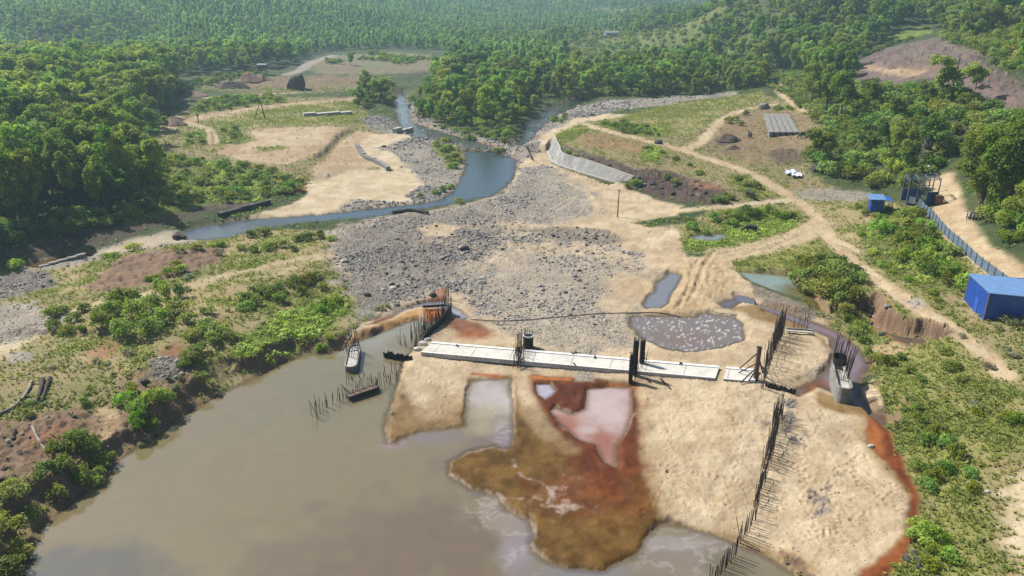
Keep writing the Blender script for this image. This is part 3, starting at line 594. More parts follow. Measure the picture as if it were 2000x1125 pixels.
for wi, ((nm, wl, s_, sl, md, wob), P) in enumerate(zip(WATERS, WPOLY)):
    st = 1
    D = np.full(nv, -99.0); k = near(GX, GY, P, 2.5); D[k] = inside_dist(GX[k], GY[k], P)
    D2 = G3(D)[::st, ::st]; keep = D2 > -1.6
    fr = keep[:-1, :-1] | keep[1:, :-1] | keep[:-1, 1:] | keep[1:, 1:]
    rr, cc = np.nonzero(fr); w_ = D2.shape[1]; q = rr * w_ + cc
    F = np.stack([q, q + 1, q + w_ + 1, q + w_], 1); used, inv = np.unique(F, return_inverse=True); F = inv.reshape(F.shape)
    x = G3(GX)[::st, ::st].ravel()[used]; y = G3(GY)[::st, ::st].ravel()[used]; z = G3(GZ)[::st, ::st].ravel()[used]
    base, blobs = WCOL[wi]; C = np.tile(alb(*base), (len(x), 1))
    jx = (fbm(x * .35, y * .35, 11, 4) - .5); jy = (fbm(x * .35, y * .35, 13, 4) - .5)
    for bx, by, rx, ry, bc, stg in blobs:
        c0 = at(bx, by, wl); ex = abs(at(bx + rx, by, wl).x - c0.x); ey = abs(at(bx, by - ry, wl).y - at(bx, by + ry, wl).y) / 2
        d = np.hypot((x - c0.x) / ex + jx * 1.3, (y - c0.y) / ey + jy * 1.3); w = (sstep(1.25, .35, d) * stg)[:, None]
        C = C * (1 - w) + alb(*bc) * w
    if wi in (0, 2):                       # scum: pale floating film in swirls
        xs, ys = x + jx * 3, y + jy * 3; sw = np.abs(fbm(xs * .55, ys * .9, 19, 4, .55) - .5)
        m = np.zeros(len(x))
        for bx, by, rx, ry in ((965, 775, 55, 42), (1020, 1060, 50, 80), (1330, 1075, 150, 50), (1180, 800, 60, 60), (960, 990, 60, 50), (985, 850, 24, 50)):
            c0 = at(bx, by, wl); ex = abs(at(bx + rx, by, wl).x - c0.x); ey = abs(at(bx, by - ry, wl).y - at(bx, by + ry, wl).y) / 2
            m = np.maximum(m, sstep(1.2, .5, np.hypot((x - c0.x) / ex, (y - c0.y) / ey)))
        w = (sstep(.10, .0, sw) * m * .32)[:, None]; C = C * (1 - w) + alb(214, 206, 202) * w
    if wi == 4:                            # pale flecks mixed into the pool colour
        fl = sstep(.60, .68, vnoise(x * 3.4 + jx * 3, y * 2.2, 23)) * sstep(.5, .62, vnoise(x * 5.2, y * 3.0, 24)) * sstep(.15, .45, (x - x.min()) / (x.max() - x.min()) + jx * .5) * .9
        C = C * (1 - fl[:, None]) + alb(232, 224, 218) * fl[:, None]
    shallow = {0: .11, 1: .08, 2: .06, 3: .05}.get(wi, .12)
    A = np.clip((wl - z) / shallow, 0, 1) ** .7
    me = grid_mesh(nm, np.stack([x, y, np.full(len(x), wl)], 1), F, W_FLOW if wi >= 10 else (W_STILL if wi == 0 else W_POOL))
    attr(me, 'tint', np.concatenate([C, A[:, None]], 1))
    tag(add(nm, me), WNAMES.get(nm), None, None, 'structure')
# ------------------------------------------------------------------ foliage
def leaf_material(name, dark, light, trans=.28):
    m, nt, out = new_mat(name); L = nt.links
    a = N(nt, 'ShaderNodeAttribute', attribute_name='leaf'); sp = N(nt, 'ShaderNodeSeparateColor'); L.new(a.outputs['Color'], sp.inputs[0])
    oi = N(nt, 'ShaderNodeObjectInfo')
    c = ramp(nt, sp.outputs[0], [(0, dark), (1, light)])
    hs = N(nt, 'ShaderNodeHueSaturation'); L.new(c, hs.inputs['Color'])
    L.new(math_(nt, 'MULTIPLY_ADD', oi.outputs['Random'], .075, .455), hs.inputs['Hue'])
    r2 = math_(nt, 'FRACT', math_(nt, 'MULTIPLY', oi.outputs['Random'], 17.31))
    L.new(math_(nt, 'MULTIPLY_ADD', r2, .75, .66), hs.inputs['Value'])
    L.new(math_(nt, 'MULTIPLY_ADD', r2, -.2, 1.08), hs.inputs['Saturation'])
    d = N(nt, 'ShaderNodeBsdfPrincipled'); d.inputs['Roughness'].default_value = .6; d.inputs['Specular IOR Level'].default_value = .3
    L.new(hs.outputs[0], d.inputs['Base Color'])
    t = N(nt, 'ShaderNodeBsdfTranslucent'); L.new(mixc(nt, hs.outputs[0], (1.25, 1.35, .5, 1), 1.0, 'MULTIPLY'), t.inputs['Color'])
    mx = N(nt, 'ShaderNodeMixShader'); mx.inputs[0].default_value = trans; L.new(d.outputs[0], mx.inputs[1]); L.new(t.outputs[0], mx.inputs[2])
    L.new(mx.outputs[0], out.inputs[0]); return m
LEAF_A = leaf_material('acacia_leaves', (0.0896, 0.168, 0.0157), (0.3024, 0.4144, 0.0403), .46)
LEAF_Y = leaf_material('young_leaves', (0.1008, 0.196, 0.0448), (0.2576, 0.4032, 0.0952), .46)
LEAF_B = leaf_material('broad_leaves', (0.065, 0.1288, 0.0202), (0.224, 0.3248, 0.0403), .42)
LEAF_S = leaf_material('shrub_leaves', (.078, .120, .020), (.25, .31, .050), .42)
LEAF_L = leaf_material('lush_leaves', (.11, .19, .018), (.28, .39, .035), .45)
LEAF_D = leaf_material('dusty_leaves', (.10, .115, .06), (.24, .25, .135), .3)
GRASS_M = leaf_material('grass_blades', (.17, .20, .045), (.36, .36, .12), .4)
def simple_mat(name, col, rough=.8, var=.35, scale=3.0, metal=0, bump=.0, spec=.3):
    m, nt, out = new_mat(name); L = nt.links
    tc = N(nt, 'ShaderNodeTexCoord'); n = N(nt, 'ShaderNodeTexNoise'); L.new(tc.outputs['Object'], n.inputs['Vector'])
    n.inputs['Scale'].default_value = scale; n.inputs['Detail'].default_value = 7; n.inputs['Roughness'].default_value = .65
    c = np.array(col[:3]) * .72; r = ramp(nt, n.outputs[0], [(.3, tuple(c * (1 - var))), (.52, tuple(c)), (.75, tuple(np.minimum(c * (1 + var), 1)))])
    b = N(nt, 'ShaderNodeBsdfPrincipled'); L.new(r, b.inputs['Base Color']); b.inputs['Roughness'].default_value = rough; b.inputs['Metallic'].default_value = metal
    b.inputs['Specular IOR Level'].default_value = spec
    if bump:
        bp = N(nt, 'ShaderNodeBump'); bp.inputs['Strength'].default_value = bump; bp.inputs['Distance'].default_value = .05
        L.new(n.outputs[0], bp.inputs['Height']); L.new(bp.outputs[0], b.inputs['Normal'])
    L.new(b.outputs[0], out.inputs[0]); MATS[name] = m; return m
BARK = simple_mat('bark', (.10, .075, .055), .9, .4, 4)

def unit(v): return v / (np.linalg.norm(v, axis=-1, keepdims=True) + 1e-9)
def leaf_cloud(rng, cen, rad, per, size, flat=.85, up=.35, tone=None):
    """Leaf faces spread over the shells of a set of leaf clumps."""
    V = []; C = []
    for i, (c, r) in enumerate(zip(cen, rad)):
        n = max(6, int(per * r * r)); d = unit(rng.normal(size=(n, 3)) + np.array((0, 0, .35)))
        p = c + d * r * (rng.uniform(.55, 1.08, (n, 1))) * np.array((1, 1, flat))
        nrm = unit(d * .75 + np.array((0, 0, up)) + rng.normal(size=(n, 3)) * .45)
        t = unit(np.cross(nrm, rng.normal(size=(n, 3)))); b = np.cross(nrm, t)
        s = size * rng.uniform(.6, 1.35, (n, 1)); w = s * rng.uniform(.45, .7, (n, 1))
        droop = nrm * s * .18
        V.append(np.stack([p - t * s, p + b * w + droop, p + t * s - droop, p - b * w + droop], 1).reshape(-1, 3))
        base = (tone[i] if tone is not None else rng.uniform(.25, .75))
        C.append(np.repeat(np.clip(base + rng.normal(0, .17, n), 0, 1), 4))
    V = np.concatenate(V); C = np.concatenate(C); F = np.arange(len(V)).reshape(-1, 4)
    return V, F, C
def leaf_mesh(name, V, F, C, mat):
    me = grid_mesh(name, V, F, mat, False); attr(me, 'leaf', np.stack([C, C, C], 1)); return me
def tube(path, radii, sides=6):
    V = []; F = []; path = [np.asarray(p, float) for p in path]
    for i, p in enumerate(path):
        d = unit(path[min(i + 1, len(path) - 1)] - path[max(i - 1, 0)]); a = unit(np.cross(d, (0.31, 0.95, .08) if abs(d[1]) < .9 else (1, 0, .1))); b = np.cross(d, a)
        for k in range(sides):
            t = 2 * math.pi * k / sides; V.append(p + (a * math.cos(t) + b * math.sin(t)) * radii[i])
    for i in range(len(path) - 1):
        for k in range(sides): F.append((i * sides + k, i * sides + (k + 1) % sides, (i + 1) * sides + (k + 1) % sides, (i + 1) * sides + k))
    return V, F
def join(parts):
    V = []; F = []
    for v, f in parts:
        o = len(V); V += [tuple(p) for p in v]; F += [tuple(i + o for i in q) for q in f]
    return V, F
def py_mesh(name, V, F, mat, smooth=False):
    me = bpy.data.meshes.new(name); me.from_pydata([tuple(map(float, v)) for v in V], [], [tuple(int(i) for i in f) for f in F]); me.update()
    if mat: me.materials.append(mat)
    if smooth: me.polygons.foreach_set('use_smooth', [True] * len(me.polygons))
    return me
def make_tree(kind, seed):
    rng = np.random.default_rng(seed)
    if kind == 'acacia':                   # slender plantation tree, 12 m
        h = 12.0; cen = []; rad = []
        for k in range(26):
            t = rng.uniform(.30, 1.0) ** .85; z = h * t
            R = 2.3 * math.sin(math.pi * min(1, max(.08, (1.04 - t) / .8)) ** .75) + .1; a = rng.uniform(0, 6.28); q = R * math.sqrt(rng.uniform(.1, 1))
            cen.append((q * math.cos(a), q * math.sin(a), z)); rad.append(rng.uniform(.75, 1.25))
        V, F, C = leaf_cloud(rng, np.array(cen), np.array(rad) * .85, 135, .27, 1.0, .3); mat = LEAF_A; tr, nl = .14, 6
    elif kind == 'broad':                  # rounded broadleaf tree, 10 m
        h = 10.0; cen = []; rad = []
        lobes = [(np.array((rng.normal(0, 1.7), rng.normal(0, 1.7), rng.uniform(4.2, 8.2))), rng.uniform(1.3, 2.4)) for _ in range(5)]
        for k in range(40):
            lc, lr = lobes[k % 5]; d = unit(rng.normal(size=3) + np.array((0, 0, .3))); q = rng.uniform(.5, 1.05) * lr
            cen.append(tuple(lc + d * q)); rad.append(rng.uniform(.5, 1.2))
        V, F, C = leaf_cloud(rng, np.array(cen), rad, 105, .27, .85, .4); mat = LEAF_B; tr, nl = .22, 7
    elif kind == 'big':                    # old spreading tree, 16 m
        h = 16.0; cen = []; rad = []
        for k in range(64):
            d = unit(rng.normal(size=3) + np.array((0, 0, .25))); q = rng.uniform(.5, 1.0)
            cen.append((d[0] * 4.9 * q, d[1] * 4.9 * q, 9.6 + d[2] * 5.8 * q)); rad.append(rng.uniform(.8, 1.6))
        V, F, C = leaf_cloud(rng, np.array(cen), rad, 95, .26, .85, .4); mat = LEAF_B; tr, nl = .36, 10
    else:                                  # young plantation tree, loose cone, 8 m
        h = 8.0; cen = []; rad = []
        for k in range(15):
            t = rng.uniform(.22, 1.0); R = 1.75 * (1.05 - t) ** .7 + .15; a = rng.uniform(0, 6.28); q = R * math.sqrt(rng.uniform(.1, 1))
            cen.append((q * math.cos(a), q * math.sin(a), h * t)); rad.append(rng.uniform(.6, 1.0))
        V, F, C = leaf_cloud(rng, np.array(cen), rad, 60, .36, 1.0, .35); mat = LEAF_Y; tr, nl = .10, 4
    crown = leaf_mesh(kind + '_crown', V, F, C, mat)
    bend = rng.normal(0, .18, 2); ps = [tube([(0, 0, -.4), (bend[0] * .4, bend[1] * .4, h * .3), (bend[0], bend[1], h * .6), (bend[0] * 1.2, bend[1] * 1.2, h * .9)], [tr * 1.25, tr, tr * .65, tr * .15], 7)]
    idx = rng.choice(len(cen), nl, replace=False)
    for i in idx:
        c = np.array(cen[i]); z0 = max(h * .22, c[2] - rng.uniform(1.0, 2.4)); s = np.array((bend[0] * z0 / h, bend[1] * z0 / h, z0))
        ps.append(tube([s, (s + c) / 2 + np.array((0, 0, -.15)), c], [tr * .5, tr * .35, tr * .12], 5))
    return crown, py_mesh(kind + '_trunk', *join(ps), BARK), h
TREES = {k: [make_tree(k, 100 + 7 * i + len(k)) for i in range(n)] for k, n in (('acacia', 8), ('broad', 9), ('young', 4), ('big', 2))}
def make_shrub(seed, mat, n=8, size=.17, per=150, tall=.75):
    rng = np.random.default_rng(seed); cen = []; rad = []
    for k in range(n):
        a = rng.uniform(0, 6.28); q = .72 * math.sqrt(rng.uniform(0, 1)); r = rng.uniform(.26, .46)
        cen.append((q * math.cos(a), q * math.sin(a), .1 + tall * (1 - .6 * q) * rng.uniform(.5, 1.0))); rad.append(r)
    V, F, C = leaf_cloud(rng, np.array(cen), rad, per * 2.4, size * .62, .9, .35)
    V[:, 2] = np.maximum(V[:, 2], -.1)
    return leaf_mesh('shrub', V, F, C, mat)
SHRUBS = {'green': [make_shrub(300 + i, LEAF_S, 9 + i % 3, .17) for i in range(5)], 'lush': [make_shrub(330 + i, LEAF_L, 8, .17) for i in range(4)],
          'dusty': [make_shrub(350 + i, LEAF_D, 8, .16) for i in range(4)], 'dark': [make_shrub(370 + i, LEAF_B, 10, .17, 150, .9) for i in range(4)]}
RNG = random.Random(11)
n_tree = 0
def plant_tree(kind, x, y, h, label, group=None, name=None, wide=1.0, variant=None):
    global n_tree
    n_tree += 1; lst = TREES[kind]; crown, trunk, h0 = lst[(n_tree if variant is None else variant) % len(lst)]
    e = bpy.data.objects.new(name or {'acacia': 'acacia_tree', 'broad': 'broadleaf_tree', 'young': 'young_tree', 'big': 'broadleaf_tree'}[kind], None); COL.objects.link(e)
    e.empty_display_size = .5; e.location = (x, y, hz(x, y)); s = h / h0; w2 = RNG.uniform(.85, 1.18); e.scale = (s * wide * w2, s * wide / w2, s); e.rotation_euler = (0, 0, RNG.uniform(0, 6.28))
    tag(e, label, 'tree', group)
    add('trunk', trunk, e); add('crown', crown, e); return e
def plant_shrub(kind, x, y, r, label, group=None, tall=1.0):
    m = RNG.choice(SHRUBS[kind]); o = add('shrub', m, None, (x, y, hz(x, y) - .05)); o.scale = (r * RNG.uniform(.85, 1.15), r * RNG.uniform(.85, 1.15), r * tall * RNG.uniform(.8, 1.1))
    o.rotation_euler = (0, 0, RNG.uniform(0, 6.28)); tag(o, label, 'shrub', group); return o
def scatter(P, sp, seed, jit=.42):
    P = np.array(P); a, b = P.min(0), P.max(0); rng = np.random.default_rng(seed)
    xs = np.arange(a[0], b[0], sp); ys = np.arange(a[1], b[1], sp * .88); X, Y = np.meshgrid(xs, ys); X = X + (np.arange(len(ys)) % 2)[:, None] * sp * .5
    X = (X + rng.uniform(-jit, jit, X.shape) * sp).ravel(); Y = (Y + rng.uniform(-jit, jit, Y.shape) * sp).ravel()
    k = inside_dist(X, Y, P) > 0; return X[k], Y[k]
def off_water(X, Y, m=.5):
    ok = np.ones(len(X), bool)
    for P in WPOLY: ok &= inside_dist(X, Y, P) < -m
    return ok

# ---- woods whose trees can be told apart: nearest ones one by one, the mass behind them as one forest
THICK = []                                 # plants of slopes and wood edges that read as one mass
FOREST = []                                # (kind, x, y, height)
LEFT_WOOD = ground_poly("-260,490 0,458 110,440 240,416 318,388 300,352 275,325 258,292 275,250 328,214 345,180 352,158 300,152 150,152 0,168 -260,180")
X, Y = scatter(LEFT_WOOD, 4.0, 1); o = np.argsort(np.hypot(X, Y)); X, Y = X[o], Y[o]
for i, (x, y) in enumerate(zip(X, Y)):
    kind = 'broad' if (vnoise(x * .05, y * .05, 3) + RNG.uniform(-.25, .25)) > .55 else 'acacia'
    h = RNG.uniform(8.0, 14.5) * (1 if kind == 'acacia' else .85)
    vis = abs(x) < .70 * (y * .928 + 15)
    if i < 190 and vis: plant_tree(kind, x, y, h, 'tall green tree in the dense wood on the left bank of the river', 'trees of the dense left bank wood', wide=RNG.uniform(.7, 1.02))
    else: FOREST.append((kind, x, y, h))
ISLAND = ground_poly("806,228 828,175 850,150 960,142 1075,150 1085,185 1052,212 1015,245 955,262 890,250 835,238")
X, Y = scatter(ISLAND, 6.9, 2)
for i, (x, y) in enumerate(zip(X, Y)):
    e = inside_dist(np.array([x]), np.array([y]), ISLAND)[0]; kind = RNG.choice(['acacia', 'acacia', 'broad'])
    plant_tree(kind, x, y, RNG.uniform(6.5, 12) * (.55 if e < 3.5 else 1), 'green tree in the grove between the two river branches', 'trees of the grove at the river fork', wide=RNG.uniform(1.0, 1.35))
MIDVAL = ground_poly("1085,190 1092,150 1200,140 1330,135 1470,128 1510,152 1492,172 1400,182 1330,186 1250,186 1180,188")
X, Y = scatter(MIDVAL, 6.2, 4); o = np.argsort(np.hypot(X, Y)); X, Y = X[o], Y[o]
for i, (x, y) in enumerate(zip(X, Y)):
    kind = RNG.choice(['acacia', 'acacia', 'acacia', 'broad']); h = RNG.uniform(4.5, 11)
    if i < 75: plant_tree(kind, x, y, h, 'green tree in the wood beyond the upper river bend', 'trees of the wood beyond the upper river', wide=RNG.uniform(1.0, 1.3))
    else: FOREST.append((kind, x, y, h))
# far woods: everything beyond, except the clearings
HOLES = [ground_poly(s) for s in ("355,172 430,158 480,148 560,148 600,118 650,100 760,94 860,100 880,125 840,140 830,180 806,230 780,200 760,170 725,172 640,182 480,190",
    "1505,140 1530,140 1600,220 1560,215", "1660,130 1730,90 1830,66 1900,92 1960,142 2040,175 2040,250 1930,212 1860,182 1790,165 1720,180 1675,165", "1725,78 1780,52 1818,46 1820,66 1760,82", "1895,78 2030,45 2030,112 1960,122 1920,97",
    "1085,265 1145,238 1250,190 1480,178 1560,205 1610,250 1620,372 1540,394 1240,400 1050,330", "290,310 260,292 275,250 328,214 352,160 480,170 760,180 740,330 500,420 320,420")] + [LEFT_WOOD, ISLAND, MIDVAL]
def far_rows(y0, y1, sp, seed):
    P = [(-.72 * (y0 + 15), y0), (.72 * (y0 + 15), y0), (.70 * (y1 + 15), y1), (-.70 * (y1 + 15), y1)]
    X, Y = scatter(P, sp, seed, .36); k = np.ones(len(X), bool)
    for H in HOLES: k &= inside_dist(X, Y, H) < -1.5
    return X[k], Y[k]
_yn = 1e9
BACK = [gxy(p) for p in pts("-300,160 0,150 350,150 480,140 560,128 640,100 860,96 870,135 1080,140 1480,120 1560,150 1600,175 1660,180 1700,150 1730,150 1800,120 1860,120 1960,130 2100,170 2300,170")]
bx = np.array([q[0] for q in BACK]); by = np.array([q[1] for q in BACK]); bu = bx / (by + 15); o = np.argsort(bu)
for y0, y1, sp, hs in ((190, 420, 5.2, (6, 12)), (420, 760, 4.9, (5.5, 9)), (760, 1250, 6.4, (6.5, 10)), (1250, 2000, 10.0, (10, 14))):
    X, Y = far_rows(y0, y1, sp, int(y0)); lim = np.interp(X / (Y + 15), bu[o], by[o]); k = Y > lim
    for x, y in zip(X[k], Y[k]):
        n = vnoise(x * .012, y * .012, 9)
        plantation = x < 60 + .05 * y and n < .75
        kind = 'young' if plantation and y > 380 else ('broad' if RNG.random() < .35 else 'acacia')
        if not plantation and RNG.random() < .10: continue
        if y > 300 and abs(x - .14 * y) < 75 + .05 * y and float(fbm(np.array(x * .02), np.array(y * .014), 55, 3)) > RNG.uniform(.42, .62):
            if RNG.random() < .5: THICK.append((RNG.choice([0, 1, 2]), x, y, RNG.uniform(1.4, 2.8)))
            continue
        FOREST.append((kind, x, y, RNG.uniform(*hs) * (.9 if plantation else RNG.uniform(.7, 1.15))))
# individual hillside trees, right: base pixel, height, spread, kind, label
for px, py, h, w, kind, lab in (
    (1596, 322, 9.5, 1.0, 'broad', 'rounded green tree beside the blue tarpaulin at the foot of the hillside'),
    (1912, 418, 15.5, .9, 'big', 'tall spreading tree over the parked motorbikes'), (1965, 425, 17, .9, 'big', 'largest leafy tree on the hillside above the motorbikes'),
    (2012, 505, 12, 1.0, 'big', 'bright leafy tree cut off by the picture edge beside the dirt road'), (1856, 205, 12.5, .9, 'broad', 'bushy tree below the bare rock cut'),
    (1612, 222, 14, .8, 'broad', 'dark tall tree beside the upper dirt road'), (1640, 235, 13, .85, 'broad', 'dark dense tree behind the bridge girders'), (1585, 205, 9, .9, 'broad', 'dark bushy tree at the road bend'),
    (1515, 140, 15, .8, 'broad', 'tall dark tree where the dirt road leaves the wood'), (1545, 145, 15, .8, 'broad', 'tall dark tree right beside the road mouth'), (1650, 108, 12, .9, 'broad', 'dark tree beside the white house'),
    (1695, 300, 8, .9, 'broad', 'rounded tree in the middle of the shrubby hillside'), (1770, 330, 10, .7, 'broad', 'dark narrow tree above the steel frame'), (1762, 378, 6, .75, 'broad', 'yellow green tree beside the steel frame'),
    (1905, 175, 5, .9, 'broad', 'small tree on the slope under the rock cut'), (1880, 75, 13, .8, 'acacia', 'tall tree on the hill crest above the rock cut'), (1940, 60, 13, .8, 'acacia', 'tall tree at the top corner of the hill'), (1795, 210, 6, .9, 'broad', 'green tree on the slope between rock cut and road'),
    (1745, 240, 7, .9, 'broad', 'leafy tree halfway up the shrubby hillside'), (1700, 215, 8, .9, 'broad', 'light green tree above the girders'), (1815, 300, 8.5, .9, 'broad', 'olive tree beside the dark rock outcrop')):
    p = gxy((float(px), float(py))); plant_tree(kind, p[0], p[1], h, lab, None, 'hillside_tree', w * 1.1)
p = gxy((287., 338.)); plant_tree('broad', p[0], p[1], 8.5, 'dark gnarled tree standing apart at the wood edge', None, 'gnarled_tree', .8)
p = gxy((684., 128.)); plant_tree('broad', p[0], p[1], 7, 'small dark tree alone in the upper clearing', None, 'lone_tree', .9)
p = gxy((722., 195.)); plant_tree('broad', p[0], p[1], 10, 'dark rounded tree on the stream bank beside the clearing', None, 'bank_tree', 1.2)
p = gxy((745., 200.)); plant_tree('broad', p[0], p[1], 9, 'dark tree leaning towards the upper stream', None, 'bank_tree', 1.2)
p = gxy((700., 208.)); plant_tree('broad', p[0], p[1], 7, 'low dark tree at the clearing edge by the stream', None, 'bank_tree', 1.2)

# ---- shrubs
def zone(kind_list, s, sp, r, label, group, seed, tall=1.0, tree=0.0):
    X, Y = scatter(ground_poly(s), sp, seed); k = off_water(X, Y, .3)
    if np.mean(Y) > 140:
        THICK.extend((RNG.choice([0, 1, 2]), x, y, RNG.uniform(*r)) for x, y in zip(X[k], Y[k])); return
    for x, y in zip(X[k], Y[k]): plant_shrub(RNG.choice(kind_list), x, y, RNG.uniform(*r), label, group, tall)
def spots(kind, lst, label, group, tall=1.0):
    for px, py, r in lst:
        x, y = gxy((float(px), float(py))); plant_shrub(kind, x, y, r * (1.0 if y < 75 else 1.2 if y < 140 else 1.1), label, group, tall)
LB = 'shrubs on the left bank'
spots('dark', [(215, 618, 1.7), (240, 600, 1.6), (268, 622, 1.8), (298, 605, 1.7), (200, 640, 1.5), (322, 585, 1.5), (345, 612, 1.5), (290, 648, 1.5), (240, 655, 1.5), (262, 590, 1.3), (315, 630, 1.5), (355, 580, 1.2)], 'dark leafy shrub in the big thicket on the left bank', 'dark thicket on the left bank', 1.15)
spots('green', [(370, 632, 1.2), (400, 645, 1.4), (425, 650, 1.3), (445, 660, 1.1), (410, 668, 1.2), (380, 660, 1.1), (395, 690, 1.3), (370, 705, 1.2), (360, 722, 1.1), (390, 730, 1.0), (405, 615, 1.0)], 'green shrub between the dark thicket and the bright fern patch', LB)
spots('green', [(475, 590, 1.3), (500, 575, 1.3), (525, 580, 1.5), (550, 570, 1.4), (575, 560, 1.4), (600, 555, 1.3), (620, 545, 1.2), (480, 605, 1.1), (545, 590, 1.2), (590, 575, 1.1), (625, 565, 1.0), (505, 595, 1.2)], 'green shrub in the row above the bright fern patch', 'shrub row above the fern patch')
spots('lush', [(330, 540, 1.1), (350, 535, 1.2), (300, 550, 1.1), (310, 560, 1.0), (345, 520, .9)], 'bright leafy shrub beside the brown earth ridge', 'bright shrubs by the earth ridge')
spots('green', [(95, 622, 1.1), (120, 615, 1.2), (145, 628, 1.1), (160, 608, 1.0), (105, 640, .9), (130, 645, .9), (155, 645, .8)], 'low shrub left of the dark thicket', 'low shrubs beside the left thicket')
spots('lush', [(248, 790, 1.3), (275, 805, 1.5), (300, 790, 1.5), (322, 780, 1.3), (270, 825, 1.3), (300, 815, 1.2), (255, 770, 1.0)], 'bright broad leaved shrub overhanging the pond shore', 'bright shrubs over the pond shore', 1.2)
spots('green', [(115, 885, 1.3), (145, 878, 1.4), (175, 875, 1.4), (195, 885, 1.2), (130, 915, 1.3), (160, 918, 1.3), (185, 915, 1.1), (90, 930, 1.2), (110, 945, 1.1)], 'leafy shrub in the clump at the lower left shore', 'shrub clump at the lower left shore', 1.2)
spots('green', [(30, 965, 1.3), (65, 975, 1.2), (10, 1010, 1.4), (30, 1045, 1.3), (5, 1080, 1.3), (-20, 1040, 1.4)], 'shrub in the bottom left corner by the water', 'corner shrubs by the pond')
spots('green', [(160, 792, .9), (62, 790, .7), (55, 815, .8), (75, 795, .5), (170, 770, .5)], 'small shrub near the fallen logs', 'small shrubs near the logs')
spots('green', [(512, 458, 1.6), (490, 462, 1.2), (600, 468, 1.3), (625, 465, 1.2), (585, 470, 1.1), (525, 488, 1.2), (548, 482, 1.3), (500, 492, 1.1), (570, 490, 1.0), (470, 490, 1.1), (430, 480, 1.0), (350, 495, 1.1), (380, 490, 1.2)], 'green shrub on the cobbles along the river', 'shrubs along the near river bank')
spots('lush', [(35, 525, 1.3), (225, 505, 1.0), (205, 505, 1.0), (262, 490, 1.2), (420, 483, 1.0), (648, 470, 1.0), (640, 600, 1.2), (655, 590, 1.1), (630, 612, 1.0), (640, 660, .8), (625, 668, .8)], 'bright shrub at the edge of the left bank', 'bright shrubs at the left bank edge')
spots('dusty', [(740, 603, .7), (755, 598, .6), (355, 535, 1.0), (370, 545, .9), (425, 500, 1.2), (270, 850, .7), (345, 760, 1.0), (330, 742, .8), (420, 745, .8), (100, 720, .6), (250, 690, .8), (185, 705, .7)], 'greyish dry shrub on bare ground of the left bank', 'dry shrubs on the left bank', .8)
zone(['green', 'green', 'dusty'], "330,415 400,398 500,392 590,378 600,356 545,338 470,322 400,314 335,305 300,330", 4.2, (1.1, 2.0), 'shrub on the low rise between the left wood and the river sands', 'shrubs on the left rise', 21)
spots('dark', [(545, 378, 1.6), (580, 372, 1.5), (565, 365, 1.4), (435, 380, 1.6), (460, 375, 1.5), (480, 360, 1.4), (500, 345, 1.6), (520, 345, 1.5), (478, 385, 1.3)], 'dark shrub at the edge of the left river sands', 'dark shrubs by the left sands')
zone(['green', 'dark', 'dusty'], "372,222 395,205 430,198 470,190 545,190 560,200 480,208 400,222", 4.6, (1.4, 2.3), 'shrub in the hedge strip across the left clearing', 'hedge strip in the left clearing', 22)
zone(['lush'], "500,188 535,184 545,190 515,194", 4, (1.6, 2.2), 'bright green shrub in the hedge strip', 'bright part of the hedge strip', 23)
zone(['dusty', 'green'], "362,264 402,260 406,280 366,285", 3.2, (.9, 1.4), 'low grey shrub left of the two wheel ruts', 'shrubs left of the wheel ruts', 24, .7)
zone(['dusty', 'green'], "430,256 470,254 480,275 434,280", 3.4, (.9, 1.3), 'low grey shrub right of the two wheel ruts', 'shrubs right of the wheel ruts', 25, .7)
zone(['green', 'dark'], "800,235 840,242 890,255 950,266 1010,250 1000,275 960,282 900,268 850,256 805,248", 4.0, (1.2, 2.2), 'waterside shrub below the fork grove', 'waterside shrubs below the grove', 26)
zone(['green', 'dusty'], "848,285 875,276 900,295 905,322 885,335 862,310", 3.6, (1.0, 1.7), 'shrub on the cobble bar left of the river basin', 'shrubs on the cobble bar', 27)
spots('green', [(862, 375, 1.3), (850, 380, 1.2), (880, 368, 1.0), (820, 385, .9), (975, 292, 1.6), (920, 270, 1.5), (895, 395, 1.0), (900, 400, .8), (915, 268, 1.2)], 'single shrub at the river edge', 'single shrubs at the river edge')
zone(['green', 'dusty', 'dark'], "1172,243 1215,240 1255,248 1300,262 1290,268 1230,262 1180,252", 3.6, (1.1, 1.8), 'shrub in the strip along the terrace track', 'shrubs along the terrace track', 28)
zone(['green'], "1070,238 1100,225 1120,232 1090,246", 4.0, (1.2, 1.8), 'shrub at the upper right stream', 'shrubs at the upper right stream', 29)
spots('green', [(1420, 388, 1.5), (1408, 392, 1.6), (1398, 395, 1.2), (1265, 292, 1.2), (1290, 300, 1.2), (1320, 312, 1.0), (1345, 325, 1.0), (1365, 340, 1.0), (1110, 300, 1.0), (1125, 305, .9), (1240, 362, 1.6), (1225, 368, 1.0), (1180, 352, .9), (1170, 350, .8), (1300, 352, 1.3), (1320, 360, 1.2)], 'shrub on the dark earth embankment', 'shrubs on the earth embankment')
spots('green', [(1440, 352, 1.2), (1460, 362, 1.4), (1478, 368, 1.3), (1425, 240, 1.8), (1435, 235, 1.7), (1455, 225, 1.5), (1445, 245, 1.4), (1520, 215, 1.6), (1540, 215, 1.8), (1560, 212, 1.6)], 'shrub beside the dirt track on the right terrace', 'shrubs beside the terrace tracks')
spots('dark', [(1395, 432, 1.3), (1420, 425, 1.4), (1440, 430, 1.5), (1460, 422, 1.5), (1430, 440, 1.2), (1480, 420, 1.3), (1500, 415, 1.2), (1530, 428, 1.1), (1545, 425, 1.0), (1515, 422, 1.0), (1350, 448, 1.2), (1380, 455, 1.0), (1345, 435, .9)], 'dark shrub around the grassy hollow with buffalo', 'dark shrubs around the grassy hollow')
RB_ = 'big thicket above the greenish pool'
